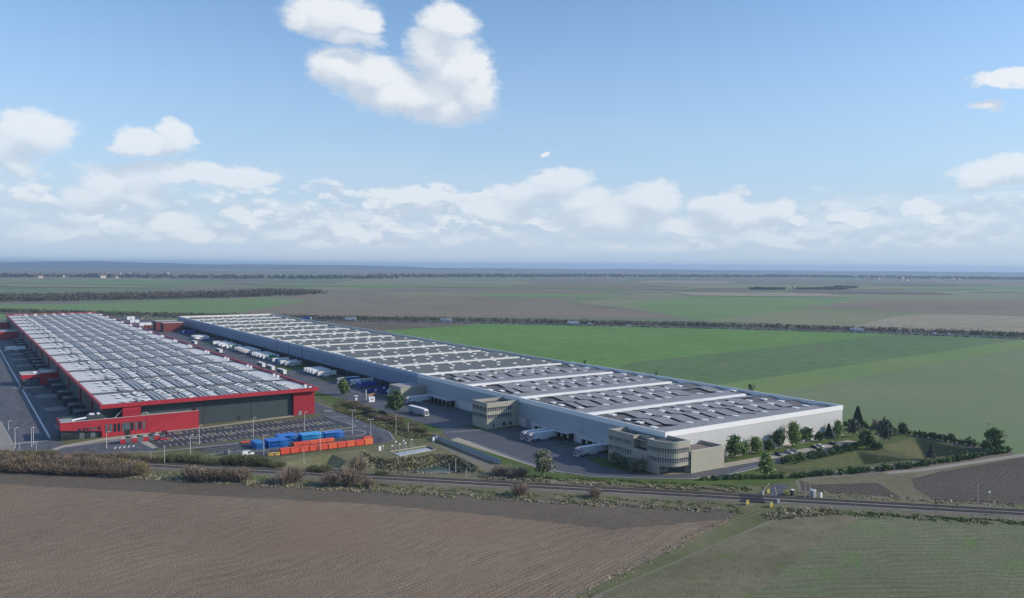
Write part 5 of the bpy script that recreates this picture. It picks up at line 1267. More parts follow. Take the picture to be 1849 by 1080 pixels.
for i, (px, pb, pt_) in enumerate(((714.5, 812, 797.5), (728.5, 809.5, 795.5), (732, 811, 800), (743, 806.5, 793.8), (721.5, 814.5, 802.5), (707.8, 813.5, 805))):
    post(px, pb, pt_, ('white globe lamp behind the pale pond, ' + ('leftmost but one', 'second tallest', 'short one in the middle', 'rightmost', 'low one before the others', 'leftmost and lowest')[i]), 'globe', 'globe lamps behind the pale pond')
post(273, 575, 562, 'floodlight mast with white board beyond the red warehouse', 'lamp', 'masts beyond the red warehouse'); post(164, 566, 556, 'white mast at the far corner of the red warehouse', 'lamp', 'masts beyond the red warehouse')
for i, (px, py) in enumerate(((720, 811), (734, 808.5), (748, 807))):
    x, y = g(px, py); t = thing('curved_pipe', ('leftmost', 'middle', 'rightmost')[i]+' of three bent pipes dipping into the pale pond', 'pipe', (x, y, 0), 'bent pipes at the pale pond')
    mb = MB(); P = [(x-1.8+k*.5, y+.8-k*.25, 2.1-.11*k*k) for k in range(6)]
    for a, b in zip(P[:-1], P[1:]): mb.tube(a, b, .1, n=6)
    mb.tube((x-1.8, y+.8, 0), (x-1.8, y+.8, 2.1), .1); mb.build('pipe_run', m_galv, t)
for px, py, l in ((685.5, 813.5, 'small white cabinet on the grass left of the pale pond'), (782.5, 797, 'white cabinet at the head of the grey panel fence')):
    x, y = g(px, py); t = thing('cabinet', l, 'cabinet', (x, y, 0)); mb = MB(); mb.box(x-.5, x+.5, y-.4, y+.4, 0, 1.9); mb.build('cabinet_body', m_white, t); mb = MB(); mb.box(x-.55, x+.55, y-.45, y+.45, 1.91, 2.0); mb.build('cabinet_cap', m_galv, t)
    mb = MB(); mb.tube((x+1.6, y, 0), (x+1.6, y, 1.6), .05); mb.box(x+1.3, x+1.9, y-.06, y-.02, 1.6, 2.1); mb.build('sign_plate', m_white, t)
# grey panel fence
fa, fb = g(782, 792), g(904, 839); fd = Vector((fb[0]-fa[0], fb[1]-fa[1])); fl = fd.length; fd.normalize(); fn = Vector((-fd.y, fd.x))*.04
t = thing('panel_fence', 'grey panel fence running between the basin and the green verge', 'fence', (*fa, 0)); m_fp = M('fence_panel_grey', (.33, .37, .43), rough=.45, var=.08)
n = 24
for k in range(n+1):
    p = Vector(fa)+fd*fl*k/n; mb = MB(); mb.box(p.x-.07, p.x+.07, p.y-.07, p.y+.07, 0, 2.3); mb.build('fence_post', m_dark, t)
for k in range(n):
    p = Vector(fa)+fd*(fl*k/n+.1); q = Vector(fa)+fd*(fl*(k+1)/n-.1); mb = MB(); mb.prism([tuple(p+fn), tuple(q+fn), tuple(q-fn), tuple(p-fn)], .12, 2.15); mb.build('fence_panel', m_fp, t)
def wire_fence(pts, step, h, label, mat=m_wood, rail=True):
    t = thing('wire_fence', label, 'fence', (*pts[0], 0)); p0 = None; q = 0
    for a, b in zip(pts[:-1], pts[1:]):
        a = Vector(a); b = Vector(b); L_ = (b-a).length; n = max(1, int(L_/step))
        for k in range(n):
            p = a+(b-a)*k/n
            if p0 is None:
                mb = MB(); mb.tube((*pts[0], 0), (*pts[0], h), .08, n=5); p0 = mb.build('fence_post', mat, t)
            else: c = share(t, p0); c.location = (p.x-pts[0][0], p.y-pts[0][1], 0)
        if rail:
            mb = MB()
            for z in (.5*h, .95*h): mb.tube((a.x, a.y, z), (b.x, b.y, z), .022, n=3)
            mb.build('wire', m_galv, t)
wire_fence([RLn(96, 10.5), RLn(125, 12.6), RLn(170, 12.6)], 3.2, 1.7, 'wire fence on thin posts between the basins and the railway')
wire_fence([RLn(240, -11.5), RLn(330, -13)], 4, 1.3, 'low wire fence between the railway and the right hand field')
# level crossing
m_yb = M('crossing_yellow', (.42, .36, .07), rough=.6); m_orange = M('crossing_orange', (.42, .2, .06), rough=.5)
xr = [g(1320+a/9.245, 850+b/9.245) for a, b in ((480, 545), (700, 545), (830, 430), (880, 330), (1000, 235), (700, 225), (640, 330), (560, 440))]
sheet('crossing_road', xr, m_asph, 4, world=True)
sheet('service_track', [g(1366, 877), g(1437, 872.5), g(1487, 872), g(1480, 877), g(1415, 884), g(1395, 886)], m_asph, 3)
mb = MB(); a, b, c, d = along(104.6, -4.6), along(112.4, -4.6), along(112.4, 4.6), along(104.6, 4.6)
mb.prism([a, b, c, d], 0, .46); o = struct(mb.build('crossing_deck', m_asph_dark))
def barrier(px, py, tip, label, ang):
    x, y = g(px, py); t = thing('crossing_barrier', label, 'barrier', (x, y, 0), 'level crossing barriers')
    mb = MB(); mb.box(x-.45, x+.45, y-.35, y+.35, 0, 1.3); mb.build('barrier_motor', m_galv, t)
    mb = MB(); e = (x+tip[0], y+tip[1], 1.2+tip[2]); mb.tube((x, y, 1.2), e, .13, .09, n=6); ar = mb.build('barrier_arm', m_white, t)
    A, B = Vector((x, y, 1.2)), Vector(e)
    for k in range(1, 5):
        mb = MB(); mb.tube(A+(B-A)*(k/5.2), A+(B-A)*(k/5.2+.07), .15, .14, n=6); mb.build('arm_band', m_tail, ar)
    mb = MB(); mb.tube((x, y, 0), (x, y, 2.4), .09); mb.box(x-.3, x+.3, y-.12, y+.1, 2.0, 2.9); mb.build('warning_light', m_dark, t)
barrier(1404.5, 909, (-.6, .8, 4.2), 'raised white barrier arm on the near side of the level crossing', 0)
barrier(1377, 893.5, (2.6, -.6, 2.6), 'half lowered white barrier arm on the far side of the level crossing', 0)
for i, (px, py, lab, c) in enumerate(((1351.5, 912, 'yellow guard panel at the near left corner of the crossing', m_yb), (1394.5, 916, 'yellow guard panel with orange face at the near right corner of the crossing', m_orange), (1389, 891.5, 'yellow guard panel at the far left corner of the crossing', m_yb), (1422, 894, 'yellow and orange guard panel at the far right corner of the crossing', m_orange))):
    x, y = g(px, py); t = thing('guard_panel', lab, 'barrier panel', (x, y, 0), 'yellow panels at the level crossing')
    mb = MB(); mb.box(x-1.2, x+.2, y-.06, y+.06, .25, 1.7); mb.build('panel', m_yb, t)
    mb = MB(); mb.prism([(x+.25, y-.06), (x+1.1, y+.7), (x+1.05, y+.8), (x+.22, y+.06)], .25, 1.5); mb.build('panel', c, t)
    for q in (-1.1, .2, 1.05):
        mb = MB(); mb.tube((x+q, y+(.75 if q > 1 else .12), 0), (x+q, y+(.75 if q > 1 else .12), 1.8), .06); mb.build('panel_post', m_galv, t)
    mb = MB(); mb.box(x-.7, x-.2, y+.3, y+.6, 0, 1.5); mb.build('relay_box', m_white if i in (0, 1) else m_dark, t)
x, y = g(1468, 897.5)
t = thing('signal_cabin', 'grey metal cabin with a white pitched lid beside the level crossing', 'cabin', (x, y, 0))
mb = MB(); mb.box(x-.8, x+.8, y-.7, y+.7, .1, 2.4); mb.build('cabin_wall', M('cabin_grey', (.28, .32, .36), rough=.5), t)
mb = MB(); mb.extr([(x-.95, 2.42), (x+.95, 2.42), (x, 2.85)], y-.85, y+.85); mb.build('cabin_roof', m_white, t)
mb = MB(); mb.box(x-.4, x+.4, y-.76, y-.705, .2, 2.1); mb.build('cabin_door', m_galv, t); mb = MB(); mb.box(x-.9, x+.9, y-.8, y+.8, 0, .095); mb.build('cabin_plinth', m_kerb, t)
x, y = g(1482, 900)
t = thing('white_cabinet', 'small white leaning cabinet right of the grey crossing cabin', 'cabinet', (x, y, 0)); mb = MB(); mb.box(x-.4, x+.4, y-.3, y+.3, .4, 2.0); mb.build('cabinet_body', m_white, t); mb = MB(); mb.tube((x, y, 0), (x, y, .4), .12); mb.build('cabinet_foot', m_galv, t)
x, y = g(1430.5, 895)
t = thing('black_cabinet', 'black cabinet with a white top beside the yellow crossing panels', 'cabinet', (x, y, 0)); mb = MB(); mb.box(x-.5, x+.5, y-.4, y+.4, 0, 2.0); mb.build('cabinet_body', m_dark, t); mb = MB(); mb.box(x-.6, x+.6, y-.5, y+.5, 2.01, 2.2); mb.build('cabinet_top', m_white, t)
# things standing far off beyond the red warehouse
m_brown = M('tan_paint', (.42, .33, .22)); 
x, y = g(257, 578); t = thing('excavator', 'small tan excavator with raised arm on the bare ground beyond the red warehouse', 'excavator', (x, y, 0))
mb = MB(); mb.box(x-2, x+2, y-1.2, y+1.2, 0, .9); mb.build('tracks', m_dark, t); mb = MB(); mb.box(x-1.8, x+1.2, y-1.2, y+1.2, 1.0, 2.4); mb.build('cab_body', m_brown, t)
mb = MB(); P = [(x+1, y, 2), (x+4, y, 6.5), (x+7.5, y, 7.2), (x+9, y, 4)]
for a, b in zip(P[:-1], P[1:]): mb.tube(a, b, .4, .3)
mb.build('digger_arm', m_brown, t)
for px, py, w_, d_, h_, l in ((236, 577, 10, 5, 4, 'white site hut nearest the far corner of the red warehouse'), (243, 582.5, 11, 4, 3.5, 'white container hut beside the red roof edge'), (262, 588, 14, 6, 3.5, 'white roofed shelter behind the red roof edge'), (268, 592, 9, 5, 3.5, 'dark red hut by the brick annex')):
    x, y = g(px, py); t = thing('site_hut', l, 'hut', (x, y, 0), 'huts beyond the red warehouse')
    mb = MB(); mb.box(x-w_/2, x+w_/2, y-d_/2, y+d_/2, 0, h_); mb.build('hut_wall', m_brick if 'dark red' in l else m_white, t); mb = MB(); mb.box(x-w_/2-.2, x+w_/2+.2, y-d_/2-.2, y+d_/2+.2, h_+.01, h_+.3); mb.build('hut_roof', m_white, t)
    mb = MB(); mb.box(x-.6, x+.6, y-d_/2-.06, y-d_/2-.01, 0, 2.1); mb.build('hut_door', m_dark, t)

# ------------------------------------------------------------------ trees and shrubs
def leafmat(name, stops, rough=.7):
    m, b, p = newmat(name)
    ri = b.N.new('ShaderNodeNewGeometry').outputs['Random Per Island']
    b.put(p.inputs['Base Color'], b.ramp(ri, stops)); p.inputs['Roughness'].default_value = rough; p.inputs['Specular IOR Level'].default_value = .2
    MATS[name] = m; return m
lf_dark = leafmat('leaf_dark', [(0, (0.045, 0.084, 0.034)), (.6, (0.079, 0.137, 0.054)), (1, (0.149, 0.212, 0.087))])
lf_mid = leafmat('leaf_mid', [(0, (0.076, 0.131, 0.046)), (.6, (0.128, 0.204, 0.066)), (1, (0.229, 0.305, 0.114))])
lf_light = leafmat('leaf_light', [(0, (0.136, 0.213, 0.058)), (.6, (0.213, 0.299, 0.087)), (1, (0.329, 0.406, 0.165))])
lf_pale = leafmat('leaf_pale', [(0, (.10, .115, .065)), (.5, (.17, .18, .11)), (1, (.30, .30, .22))])
lf_con = leafmat('needle_dark', [(0, (0.027, 0.058, 0.034)), (.6, (0.049, 0.090, 0.049)), (1, (0.094, 0.146, 0.083))])
lf_grey = leafmat('leaf_grey', [(0, (0.082, 0.100, 0.072)), (.6, (0.126, 0.144, 0.108)), (1, (0.198, 0.216, 0.162))])
lf_pink = leafmat('blossom', [(0, (.26, .19, .13)), (.6, (.38, .29, .21)), (1, (.5, .42, .33))])
tw_brown = leafmat('twig_brown', [(0, (0.089, 0.072, 0.053)), (.55, (0.178, 0.143, 0.104)), (1, (0.297, 0.238, 0.170))], .9)
tw_mauve = leafmat('twig_mauve', [(0, (0.100, 0.077, 0.061)), (.55, (0.231, 0.177, 0.136)), (1, (0.400, 0.308, 0.226))], .9)
tw_yel = leafmat('twig_yellow', [(0, (0.105, 0.088, 0.053)), (.55, (0.238, 0.196, 0.105)), (1, (0.420, 0.343, 0.189))], .9)
tw_green = leafmat('scrub_green', [(0, (0.072, 0.081, 0.039)), (.55, (0.137, 0.148, 0.068)), (1, (0.258, 0.250, 0.137))], .9)
gr_dry = leafmat('dry_grass', [(0, (0.162, 0.142, 0.081)), (.5, (0.311, 0.270, 0.169)), (1, (0.540, 0.472, 0.338))], .9)
gr_grn = leafmat('green_tuft', [(0, (0.065, 0.098, 0.026)), (.5, (0.111, 0.163, 0.042)), (1, (0.208, 0.247, 0.091))], .9)
m_bark = M('bark', (.10, .08, .062), rough=.9, var=.2, scale=3); m_barkp = M('pale_bark', (.28, .25, .2), rough=.9, var=.2, scale=3)
def quads(P, size, rs, up=.3, aspect=1.0, mat=None):
    n = len(P); a = rs.normal(size=(n, 3)); a[:, 2] *= .6; a /= np.linalg.norm(a, axis=1)[:, None]+1e-9
    r = rs.normal(size=(n, 3)); b = np.cross(a, r); b /= np.linalg.norm(b, axis=1)[:, None]+1e-9
    s = size*(.6+.8*rs.rand(n))[:, None]; a = a*s; b = b*s*aspect
    V = np.stack([P-a-b*.6, P+a*.9-b, P+a+b*.7, P-a*.8+b], 1).reshape(-1, 3)
    return V, np.arange(n*4).reshape(n, 4)
def crown(kind, rs, n, H):
    """leaf points for a tree of height H, gathered in clumps with gaps between them"""
    if kind == 'cone':
        t = rs.rand(n)**.75; lay = (np.floor(t*11)+rs.rand(n)**2*.75)/11
        z = H*(.12+.88*lay); R_ = H*.31*(1-lay)**.85*(1-.35*((lay*11) % 1)); th = rs.rand(n)*2*math.pi; r = R_*(.35+.65*np.sqrt(rs.rand(n)))
        th = th+.0; arm = np.round(th/(2*math.pi)*9)/9*2*math.pi; th = th*.35+arm*.65
        return np.stack([r*np.cos(th), r*np.sin(th), z-r*.12], -1)
    prm = {'round': (.30, .36, .60, 46), 'airy': (.27, .36, .60, 34), 'tall': (.20, .42, .56, 46), 'bush': (.44, .46, .48, 40), 'slim': (.17, .42, .55, 34), 'broad': (.42, .38, .58, 52)}[kind]
    rx, rz, cz, nc = prm
    c = rs.normal(size=(nc, 3)); c /= np.linalg.norm(c, axis=1)[:, None]; c *= (.35+.62*rs.rand(nc)**.5)[:, None]
    c *= (1+.22*rs.normal(size=(nc, 1)))
    if kind in ('tall', 'slim'): c[:, :2] *= (1.15-.75*np.clip((c[:, 2]+1)/2, 0, 1))[:, None]*1.15
    c = c*np.array([rx*H, rx*H, rz*H])+np.array([0, 0, cz*H])
    k = rs.randint(0, nc, n); rad = H*.078*(.6+.8*rs.rand(nc))
    return c[k]+rs.normal(size=(n, 3))*rad[k][:, None]*np.array([1, 1, .75])
def make_tree(name, label, kind, mat, H, n, leaf, seed, bark=m_bark, cat='tree', twigs=True):
    rs = np.random.RandomState(seed); t = thing(name, label, cat)
    P = crown(kind, rs, n, H); P = P[P[:, 2] > H*.06]
    V, Q = quads(P, leaf, rs); rawmesh('crown', V, Q, mat, t)
    mb = MB(); top = H*(.92 if kind == 'cone' else .72); rb = random.Random(seed)
    b = .035*H*.55 if kind != 'bush' else .02*H
    pts = [Vector((0, 0, 0))]
    for k in range(1, 5): pts.append(Vector((rb.uniform(-.02, .02)*H, rb.uniform(-.02, .02)*H, top*k/4)))
    for k in range(4): mb.tube(pts[k], pts[k+1], b*(1-.21*k), b*(1-.21*(k+1)), n=7, cap=False)
    if kind != 'cone':
        for k in range(9):
            z = H*rb.uniform(.22, .55); a = rb.uniform(0, 6.28); r = H*rb.uniform(.12, .26)
            mb.tube((0, 0, z), (r*math.cos(a), r*math.sin(a), z+H*rb.uniform(.1, .28)), b*.4, b*.12, n=5, cap=False)
    mb.build('trunk', bark, t)
    return t
def make_bush(name, label, mat, W, H, n, seed, cat='bush', leafy=.62):
    """bare winter bush: many fine rising shoots from several stools"""
    rs = np.random.RandomState(seed); t = thing(name, label, cat)
    ns = int(n*(1-leafy)); nst = 7
    st = rs.normal(size=(nst, 2))*W*.16; k = rs.randint(0, nst, ns)
    th = rs.rand(ns)*2*math.pi; lean = rs.rand(ns)**.7*.75; L_ = H*(.55+.5*rs.rand(ns))*(1-.25*lean)
    d = np.stack([np.cos(th)*np.sin(lean), np.sin(th)*np.sin(lean), np.cos(lean)], -1)
    base = np.concatenate([st[k]+rs.normal(size=(ns, 2))*W*.06, np.zeros((ns, 1))], 1)
    a0 = base+d*L_[:, None]*(.05+.5*rs.rand(ns))[:, None]; a1 = base+d*L_[:, None]+rs.normal(size=(ns, 3))*.06*H
    w_ = np.cross(d, rs.normal(size=(ns, 3))); w_ /= np.linalg.norm(w_, axis=1)[:, None]; w_ *= (.035+.05*rs.rand(ns))[:, None]
    V1 = np.stack([a0-w_, a0+w_, a1+w_*.5, a1-w_*.5], 1).reshape(-1, 3)
    nl = n-ns; kk = rs.randint(0, ns, nl); f = rs.rand(nl)**.5
    P = base[kk]+d[kk]*(L_[kk]*f)[:, None]+rs.normal(size=(nl, 3))*.15*H
    P[:, 2] = np.abs(P[:, 2]); V2, _ = quads(P, .13, rs, aspect=.5)
    V = np.concatenate([V1, V2]); rawmesh('branches', V, np.arange(len(V)).reshape(-1, 4), mat, t)
    mb = MB(); rb = random.Random(seed)
    mb.tube((st[0][0], st[0][1], 0), (st[0][0]*1.5, st[0][1]*1.5, H*.5), .07, .03, n=5, cap=False)
    mb.build('stem', m_bark, t); return t
protos = {'round': make_tree('deciduous_tree', '', 'round', lf_mid, 8, 2080, .27, 1), 'round_dark': make_tree('deciduous_tree', '', 'round', lf_dark, 8, 2240, .27, 2), 'airy': make_tree('deciduous_tree', '', 'airy', lf_mid, 8, 1700, .25, 3),
          'light': make_tree('light_green_tree', '', 'tall', lf_light, 10, 2300, .27, 4, m_barkp), 'slim': make_tree('light_green_tree', '', 'slim', lf_light, 9, 1700, .25, 5, m_barkp), 'conifer': make_tree('conifer_tree', '', 'cone', lf_con, 10, 3600, .26, 6),
          'cone_dark': make_tree('dark_tree', '', 'cone', lf_dark, 8, 2600, .26, 16), 'bushy': make_tree('low_tree', '', 'bush', lf_dark, 5, 1900, .24, 7), 'broad': make_tree('broad_tree', '', 'broad', lf_mid, 8, 2560, .27, 8), 'pale': make_tree('pale_blossom_tree', '', 'airy', lf_pale, 9, 1500, .22, 9, m_barkp),
          'pink': make_tree('blossom_bush', '', 'bush', lf_pink, 5, 1500, .2, 10, m_barkp), 'grey_con': make_tree('grey_conifer', '', 'cone', lf_grey, 8, 1900, .22, 11), 'street': make_tree('street_tree', '', 'tall', lf_mid, 9, 3000, .26, 12), 'street_dark': make_tree('street_tree', '', 'round', lf_dark, 10, 3600, .28, 13),
          'birch': make_tree('drooping_tree', '', 'tall', lf_grey, 9, 2300, .24, 14, m_barkp), 'olive': make_tree('olive_shrub', '', 'bush', lf_pale, 5, 1700, .22, 15)}
HT = {'round': 8, 'round_dark': 8, 'airy': 8, 'light': 10, 'slim': 9, 'conifer': 10, 'cone_dark': 8, 'bushy': 5, 'broad': 8, 'pale': 9, 'pink': 5, 'grey_con': 8, 'street': 9, 'street_dark': 10, 'birch': 9, 'olive': 5}
used = {}
def tree(kind, px, pb, pt_, label, group=None, wide=1.0, xy=None, h=None):
    x, y = xy or g(px, pb); H = h or (pb-pt_)/ppm(x, y)*1.02
    s = H/HT[kind]; o = place(protos[kind], used.get(kind, 0), (x, y), random.uniform(0, 6.28), label, group, (s*wide, s*wide, s)); used[kind] = 1
    return o
q = lambda a, b, x0, y0, s: (x0+a/s, y0+b/s)
GT = 'trees on the lawn before the white end wall'; s = 7.112
for kind, a, b, c, lab, wd in (('round', 180, 722, 405, 'round green tree nearest the corner of the beige annex', 1), ('airy', 290, 685, 440, 'small loose tree second from the beige annex', 1.1), ('light', 450, 632, 400, 'pale green tree third from the beige annex', 1.5), ('bushy', 620, 602, 448, 'low dark bushy tree between the pale green and the dark pointed tree', .95),
                               ('round_dark', 752, 575, 325, 'dark pointed tree in the middle of the lawn row', .95), ('light', 942, 542, 205, 'tallest bright green tree of the lawn row', 1.05), ('broad', 1112, 488, 290, 'broad green tree right of the tallest bright one', 1.1), ('bushy', 1280, 478, 345, 'low dark tree crouching beside the broad green one', .95),
                               ('cone_dark', 1395, 440, 235, 'dark tree last but one in the lawn row', 1.15), ('light', 1507, 440, 190, 'bright green tree at the far corner of the white end wall', .95)):
    x, y = q(a, b, 1300, 730, s); tree(kind, x, y, y-(y-730-c/s)*.93, lab, GT, wd*.9)
tree('slim', *q(592, 932, 1300, 730, s), 730+640/s, 'slim pale green tree standing alone before the parking bays', 'trees around the planted basin', 1.25)
s = 5.62; GB = 'trees around the planted basin'
for kind, a, b, c, lab, wd in (('conifer', 158, 320, 75, 'tall dark conifer beyond the corner of the white warehouse', .95), ('birch', 128, 388, 205, 'loose greyish tree in front of the tall conifer', 1.2), ('pink', 345, 298, 212, 'pinkish blossoming bush right of the tall conifer', 1.0), ('birch', 435, 465, 198, 'tall drooping grey green tree right of the pink bush', 1.0), ('round_dark', 617, 372, 250, 'small dark tree alone on the green field edge', 1.0),
                               ('bushy', 1110, 440, 358, 'low round dark bush in the middle of the field hedge', .95), ('broad', 1545, 522, 308, 'large round tree near the end of the field hedge', .85), ('grey_con', 903, 622, 455, 'greyish conifer standing in the planted basin', 1.0),
                               ('round_dark', 245, 515, 335, 'dark tree at the end of the parking road', 1.0), ('conifer', 318, 515, 385, 'small dark conifer beside the tree at the end of the parking road', 1.0), ('bushy', 372, 515, 445, 'low bush right of the trees at the end of the parking road', 1.0), ('bushy', 40, 272, 232, 'dark low bush at the foot of the white warehouse corner', 1.2)):
    x, y = q(a, b, 1520, 720, s); tree(kind, x, y, 720+c/s, lab, GB, wd)
tree('street', 619.4, 713.5, 683.5, 'bright green street tree at the old yard gate', 'street trees of the truck yard', 1.15)
tree('street_dark', 714.7, 750, 708.5, 'large dark round tree on the verge before the plain beige block', 'street trees of the truck yard', .95)
tree('pale', 982, 863, 812.5, 'pale whitish tree at the end of the beige path', 'street trees of the truck yard', 1.0)
tree('bushy', 0, 0, 0, 'dark tree top showing behind the far edge of the solar roof', 'tree tops behind the solar roof', .34, (355.6, 290), 15.7); tree('bushy', 0, 0, 0, 'small dark tree top behind the solar roof, near the old roof', 'tree tops behind the solar roof', .22, (355, 429), 15.3); tree('bushy', 0, 0, 0, 'small dark tree top behind the solar roof, beyond the second fire wall', 'tree tops behind the solar roof', .2, (355, 361), 15)
tree('olive', 1110, 838, 816, 'olive green shrub at the left end of the bed by the curved office', 'shrubs before the curved office'); tree('bushy', 1130, 845, 827, 'dark shrub in the middle of the bed by the curved office', 'shrubs before the curved office'); tree('olive', 1149, 852, 826, 'largest olive shrub in the bed by the curved office', 'shrubs before the curved office', 1.1)
# shrubs and hedges: single plants copied along their rows
shr = [make_tree('hedge_shrub', '', 'bush', mm, 2.2, 420, .17, 60+i, cat='shrub') for i, mm in enumerate((lf_dark, lf_mid, lf_dark, tw_green))]
su = [0]*4
def hedge(pts, step, h, label, group, jitter=.5, kinds=(0, 1, 2), wd=1.0):
    rb = random.Random(len(pts)*17+int(step*10))
    for a, b in zip(pts[:-1], pts[1:]):
        L_ = math.hypot(b[0]-a[0], b[1]-a[1]); n = max(1, int(L_/step))
        for k in range(n):
            f = (k+rb.uniform(.2, .8))/n; i = rb.choice(kinds); s_ = h/2.2*rb.uniform(.65, 1.25)
            place(shr[i], su[i], (a[0]+(b[0]-a[0])*f+rb.uniform(-jitter, jitter), a[1]+(b[1]-a[1])*f+rb.uniform(-jitter, jitter)), rb.uniform(0, 6.28), label, group, (s_*wd*1.25, s_*wd*1.25, s_)); su[i] = 1
hedge([(379.0, 246), (377.5, 234), (380, 222), (379.5, 195), (379.5, 177), (381, 169)], 2.3, 2.6, 'one of the dark shrubs in the hedge between the green field and the planted basin', 'hedge along the green field')
hedge([(381, 169.5), (345, 173.3), (314, 178.5), (291, 184.5), (270, 191.5), (254, 197.5)], 2.4, 2.3, 'one of the dark shrubs in the hedge along the gravel lane and dark field', 'hedge along the gravel lane')
hedge([(254, 198.5), (240, 206), (230, 211)], 2.2, 1.7, 'one of the low shrubs beside the yard bend under the curved office', 'hedge by the yard bend')
hedge([(279, 210.8), (300, 211.3), (320, 211.6), (338, 212.2)], 1.9, 2.3, 'one of the leafy shrubs lining the parking road above the basin', 'shrubs along the parking road', .9)
hedge([(282, 208.3), (305, 209), (325, 209)], 3.2, 1.6, 'one of the leafy shrubs lining the parking road above the basin', 'shrubs along the parking road', .9)
hedge([(369, 172), (381, 170)], 1.6, 3.2, 'one of the tall dark shrubs at the pointed hedge end by the gravel lane', 'shrubs at the hedge corner', 1.2)
# winter bushes along the railway
bushes = [make_bush('winter_bush', '', mm, Wb, Hb, n_, 80+i) for i, (mm, Wb, Hb, n_) in enumerate(((tw_brown, 6, 5, 2600), (tw_mauve, 6, 5, 2600), (tw_yel, 6, 5, 2600), (tw_green, 6, 4, 2600), (tw_mauve, 4, 5, 1100)))]
bu = [0]*5
def bush(i, px, pb, H, W_, label, group):
    x, y = g(px, pb); sz = .86*H/(4 if i == 3 else 5); sw = W_/(4 if i == 4 else 6)
    place(bushes[i], bu[i], (x, y), random.uniform(0, 6.28), label, group, (sw, sw, sz)); bu[i] = 1
GBu = 'bare bushes between the ploughed field and the railway'
dense = 'bare brown bush in the long thicket at the ploughed field edge'
rb = random.Random(5)
for px in range(-60, 250, 13):
    if px < 252: bush(rb.choice((0, 0, 1, 0)), px+rb.uniform(-4, 4), 843+.045*(px+0)+rb.uniform(-1.5, 1.5), rb.uniform(5, 6.6), 7.5, dense, GBu)
for px in range(-60, 245, 16):
    bush(rb.choice((0, 1, 0)), px+rb.uniform(-4, 4), 850+.04*px+rb.uniform(-1, 1), rb.uniform(3.5, 5), 7, dense, GBu)
for px, pb, i, Hb, Wb, lab in ((60, 846, 2, 6.4, 7, 'yellowish bush rising from the left part of the thicket'), (181, 852, 2, 6.4, 7, 'yellow green bush in the right part of the thicket'), (218, 852, 2, 6.2, 7, 'orange brown bush right of the yellow green one'), (258, 857, 2, 6.0, 6.5, 'pale brown bush ending the long thicket'), (115, 846, 1, 6.5, 7, 'mauve bush topping the middle of the thicket'),
                               (345, 865, 1, 6.2, 7.5, 'leftmost of the three mauve bushes in the second clump'), (365, 866.5, 1, 5.6, 7, 'second of the mauve bushes in the second clump'), (385, 867.5, 0, 5.4, 7, 'brown bush in the middle of the second clump'), (405, 868.5, 0, 5.4, 7, 'brown bush right of the middle of the second clump'), (430, 869, 1, 6.2, 7, 'mauve bush ending the second clump'),
                               (521, 872, 1, 6.4, 9.5, 'round mauve bush standing alone beside the tracks'), (597, 876, 4, 6.2, 6, 'thin see-through bush beside the tracks'), (630, 877, 4, 8.0, 6.5, 'taller thin bush right of the see-through one'), (645, 853, 4, 7.5, 6, 'thin brown tree-like bush by the dry basin'), (665, 879, 4, 4.2, 4, 'whitish thin bush by the field edge'), (940, 894, 4, 5.4, 5.5, 'thin bush beside the tracks right of the basin'), (1075, 897, 4, 4, 4, 'low thin bush beside the tracks, farther right'),
                               (905, 857, 4, 4.5, 7, 'tangled brown thicket at the end of the grey fence'), (935, 860, 4, 4.5, 7, 'second tangled thicket past the end of the grey fence')):
    bush(i, px, pb, Hb, Wb, lab, GBu)
GS = 'scrub between the railway and the red site'
for px in range(-40, 345, 15):
    bush(rb.choice((3, 0, 0, 3)), px+rb.uniform(-5, 5), 823+.03*px+rb.uniform(-2, 3), rb.uniform(2.2, 3.4), 6.5, 'dark scrub bush along the road before the red office', GS)
for px, pb, h_ in ((352, 836, 4), (372, 838, 3), (395, 839, 3), (412, 838, 4.6), (428, 839, 5), (445, 840, 5.2), (462, 840, 4.8), (478, 841, 4), (500, 843, 2.5), (318, 834, 3.6), (565, 852, 3), (583, 853, 3.2), (690, 858, 2)):
    bush(3, px, pb, h_, 6.5, 'greenish scrub bush between the tracks and the storage yard', GS)
# scrub on the strip between the two sites
GQ = 'scrub on the strip between the yards'
for k in range(46):
    f = rb.random(); px = 625+f*165; pyv = 727+f*62+rb.uniform(-4, 9)
    bush(rb.choice((3, 3, 0, 4)), px, pyv, rb.uniform(1.6, 3.2), 5, 'bare scrub bush on the strip between the two truck sites', GQ)
# tall dry grass beside the tracks, tufts on verges and banks: nobody could count these
def tufts(name, pts_fn, n, h, mat, seed, wd=.12):
    rs = np.random.RandomState(seed); XY = pts_fn(rs, n); n = len(XY)
    th = rs.rand(n)*2*math.pi; hh = h*(.5+.9*rs.rand(n)); ww = wd*(.6+rs.rand(n))*2
    c = np.stack([np.cos(th)*ww, np.sin(th)*ww, np.zeros(n)], -1); B = np.concatenate([XY, np.zeros((n, 1))], 1) if XY.shape[1] == 2 else XY
    T = np.stack([rs.normal(size=n)*.8*hh, rs.normal(size=n)*.8*hh, hh], -1)
    V = np.stack([B-c, B+c, B+c*.35+T, B-c*.35+T], 1).reshape(-1, 3)
    return struct(rawmesh(name, V, np.arange(n*4).reshape(n, 4), mat), 'stuff')
def band(s0, s1, o0, o1, clump=0):
    def f(rs, n):
        s_ = s0+(s1-s0)*rs.rand(n); o_ = o0+(o1-o0)*rs.rand(n)
        if clump: k = np.sin(s_*.9+3*np.sin(s_*.23))+np.sin(s_*.37+o_) > clump-1.2; s_, o_ = s_[k], o_[k]
        return np.stack([RO.x+rdir.x*s_+rnor.x*o_, RO.y+rdir.y*s_+rnor.y*o_], -1)
    return f
tufts('dry_grass', band(-130, 98, -19.5, -14, 1.0), 6000, .45, gr_dry, 1)
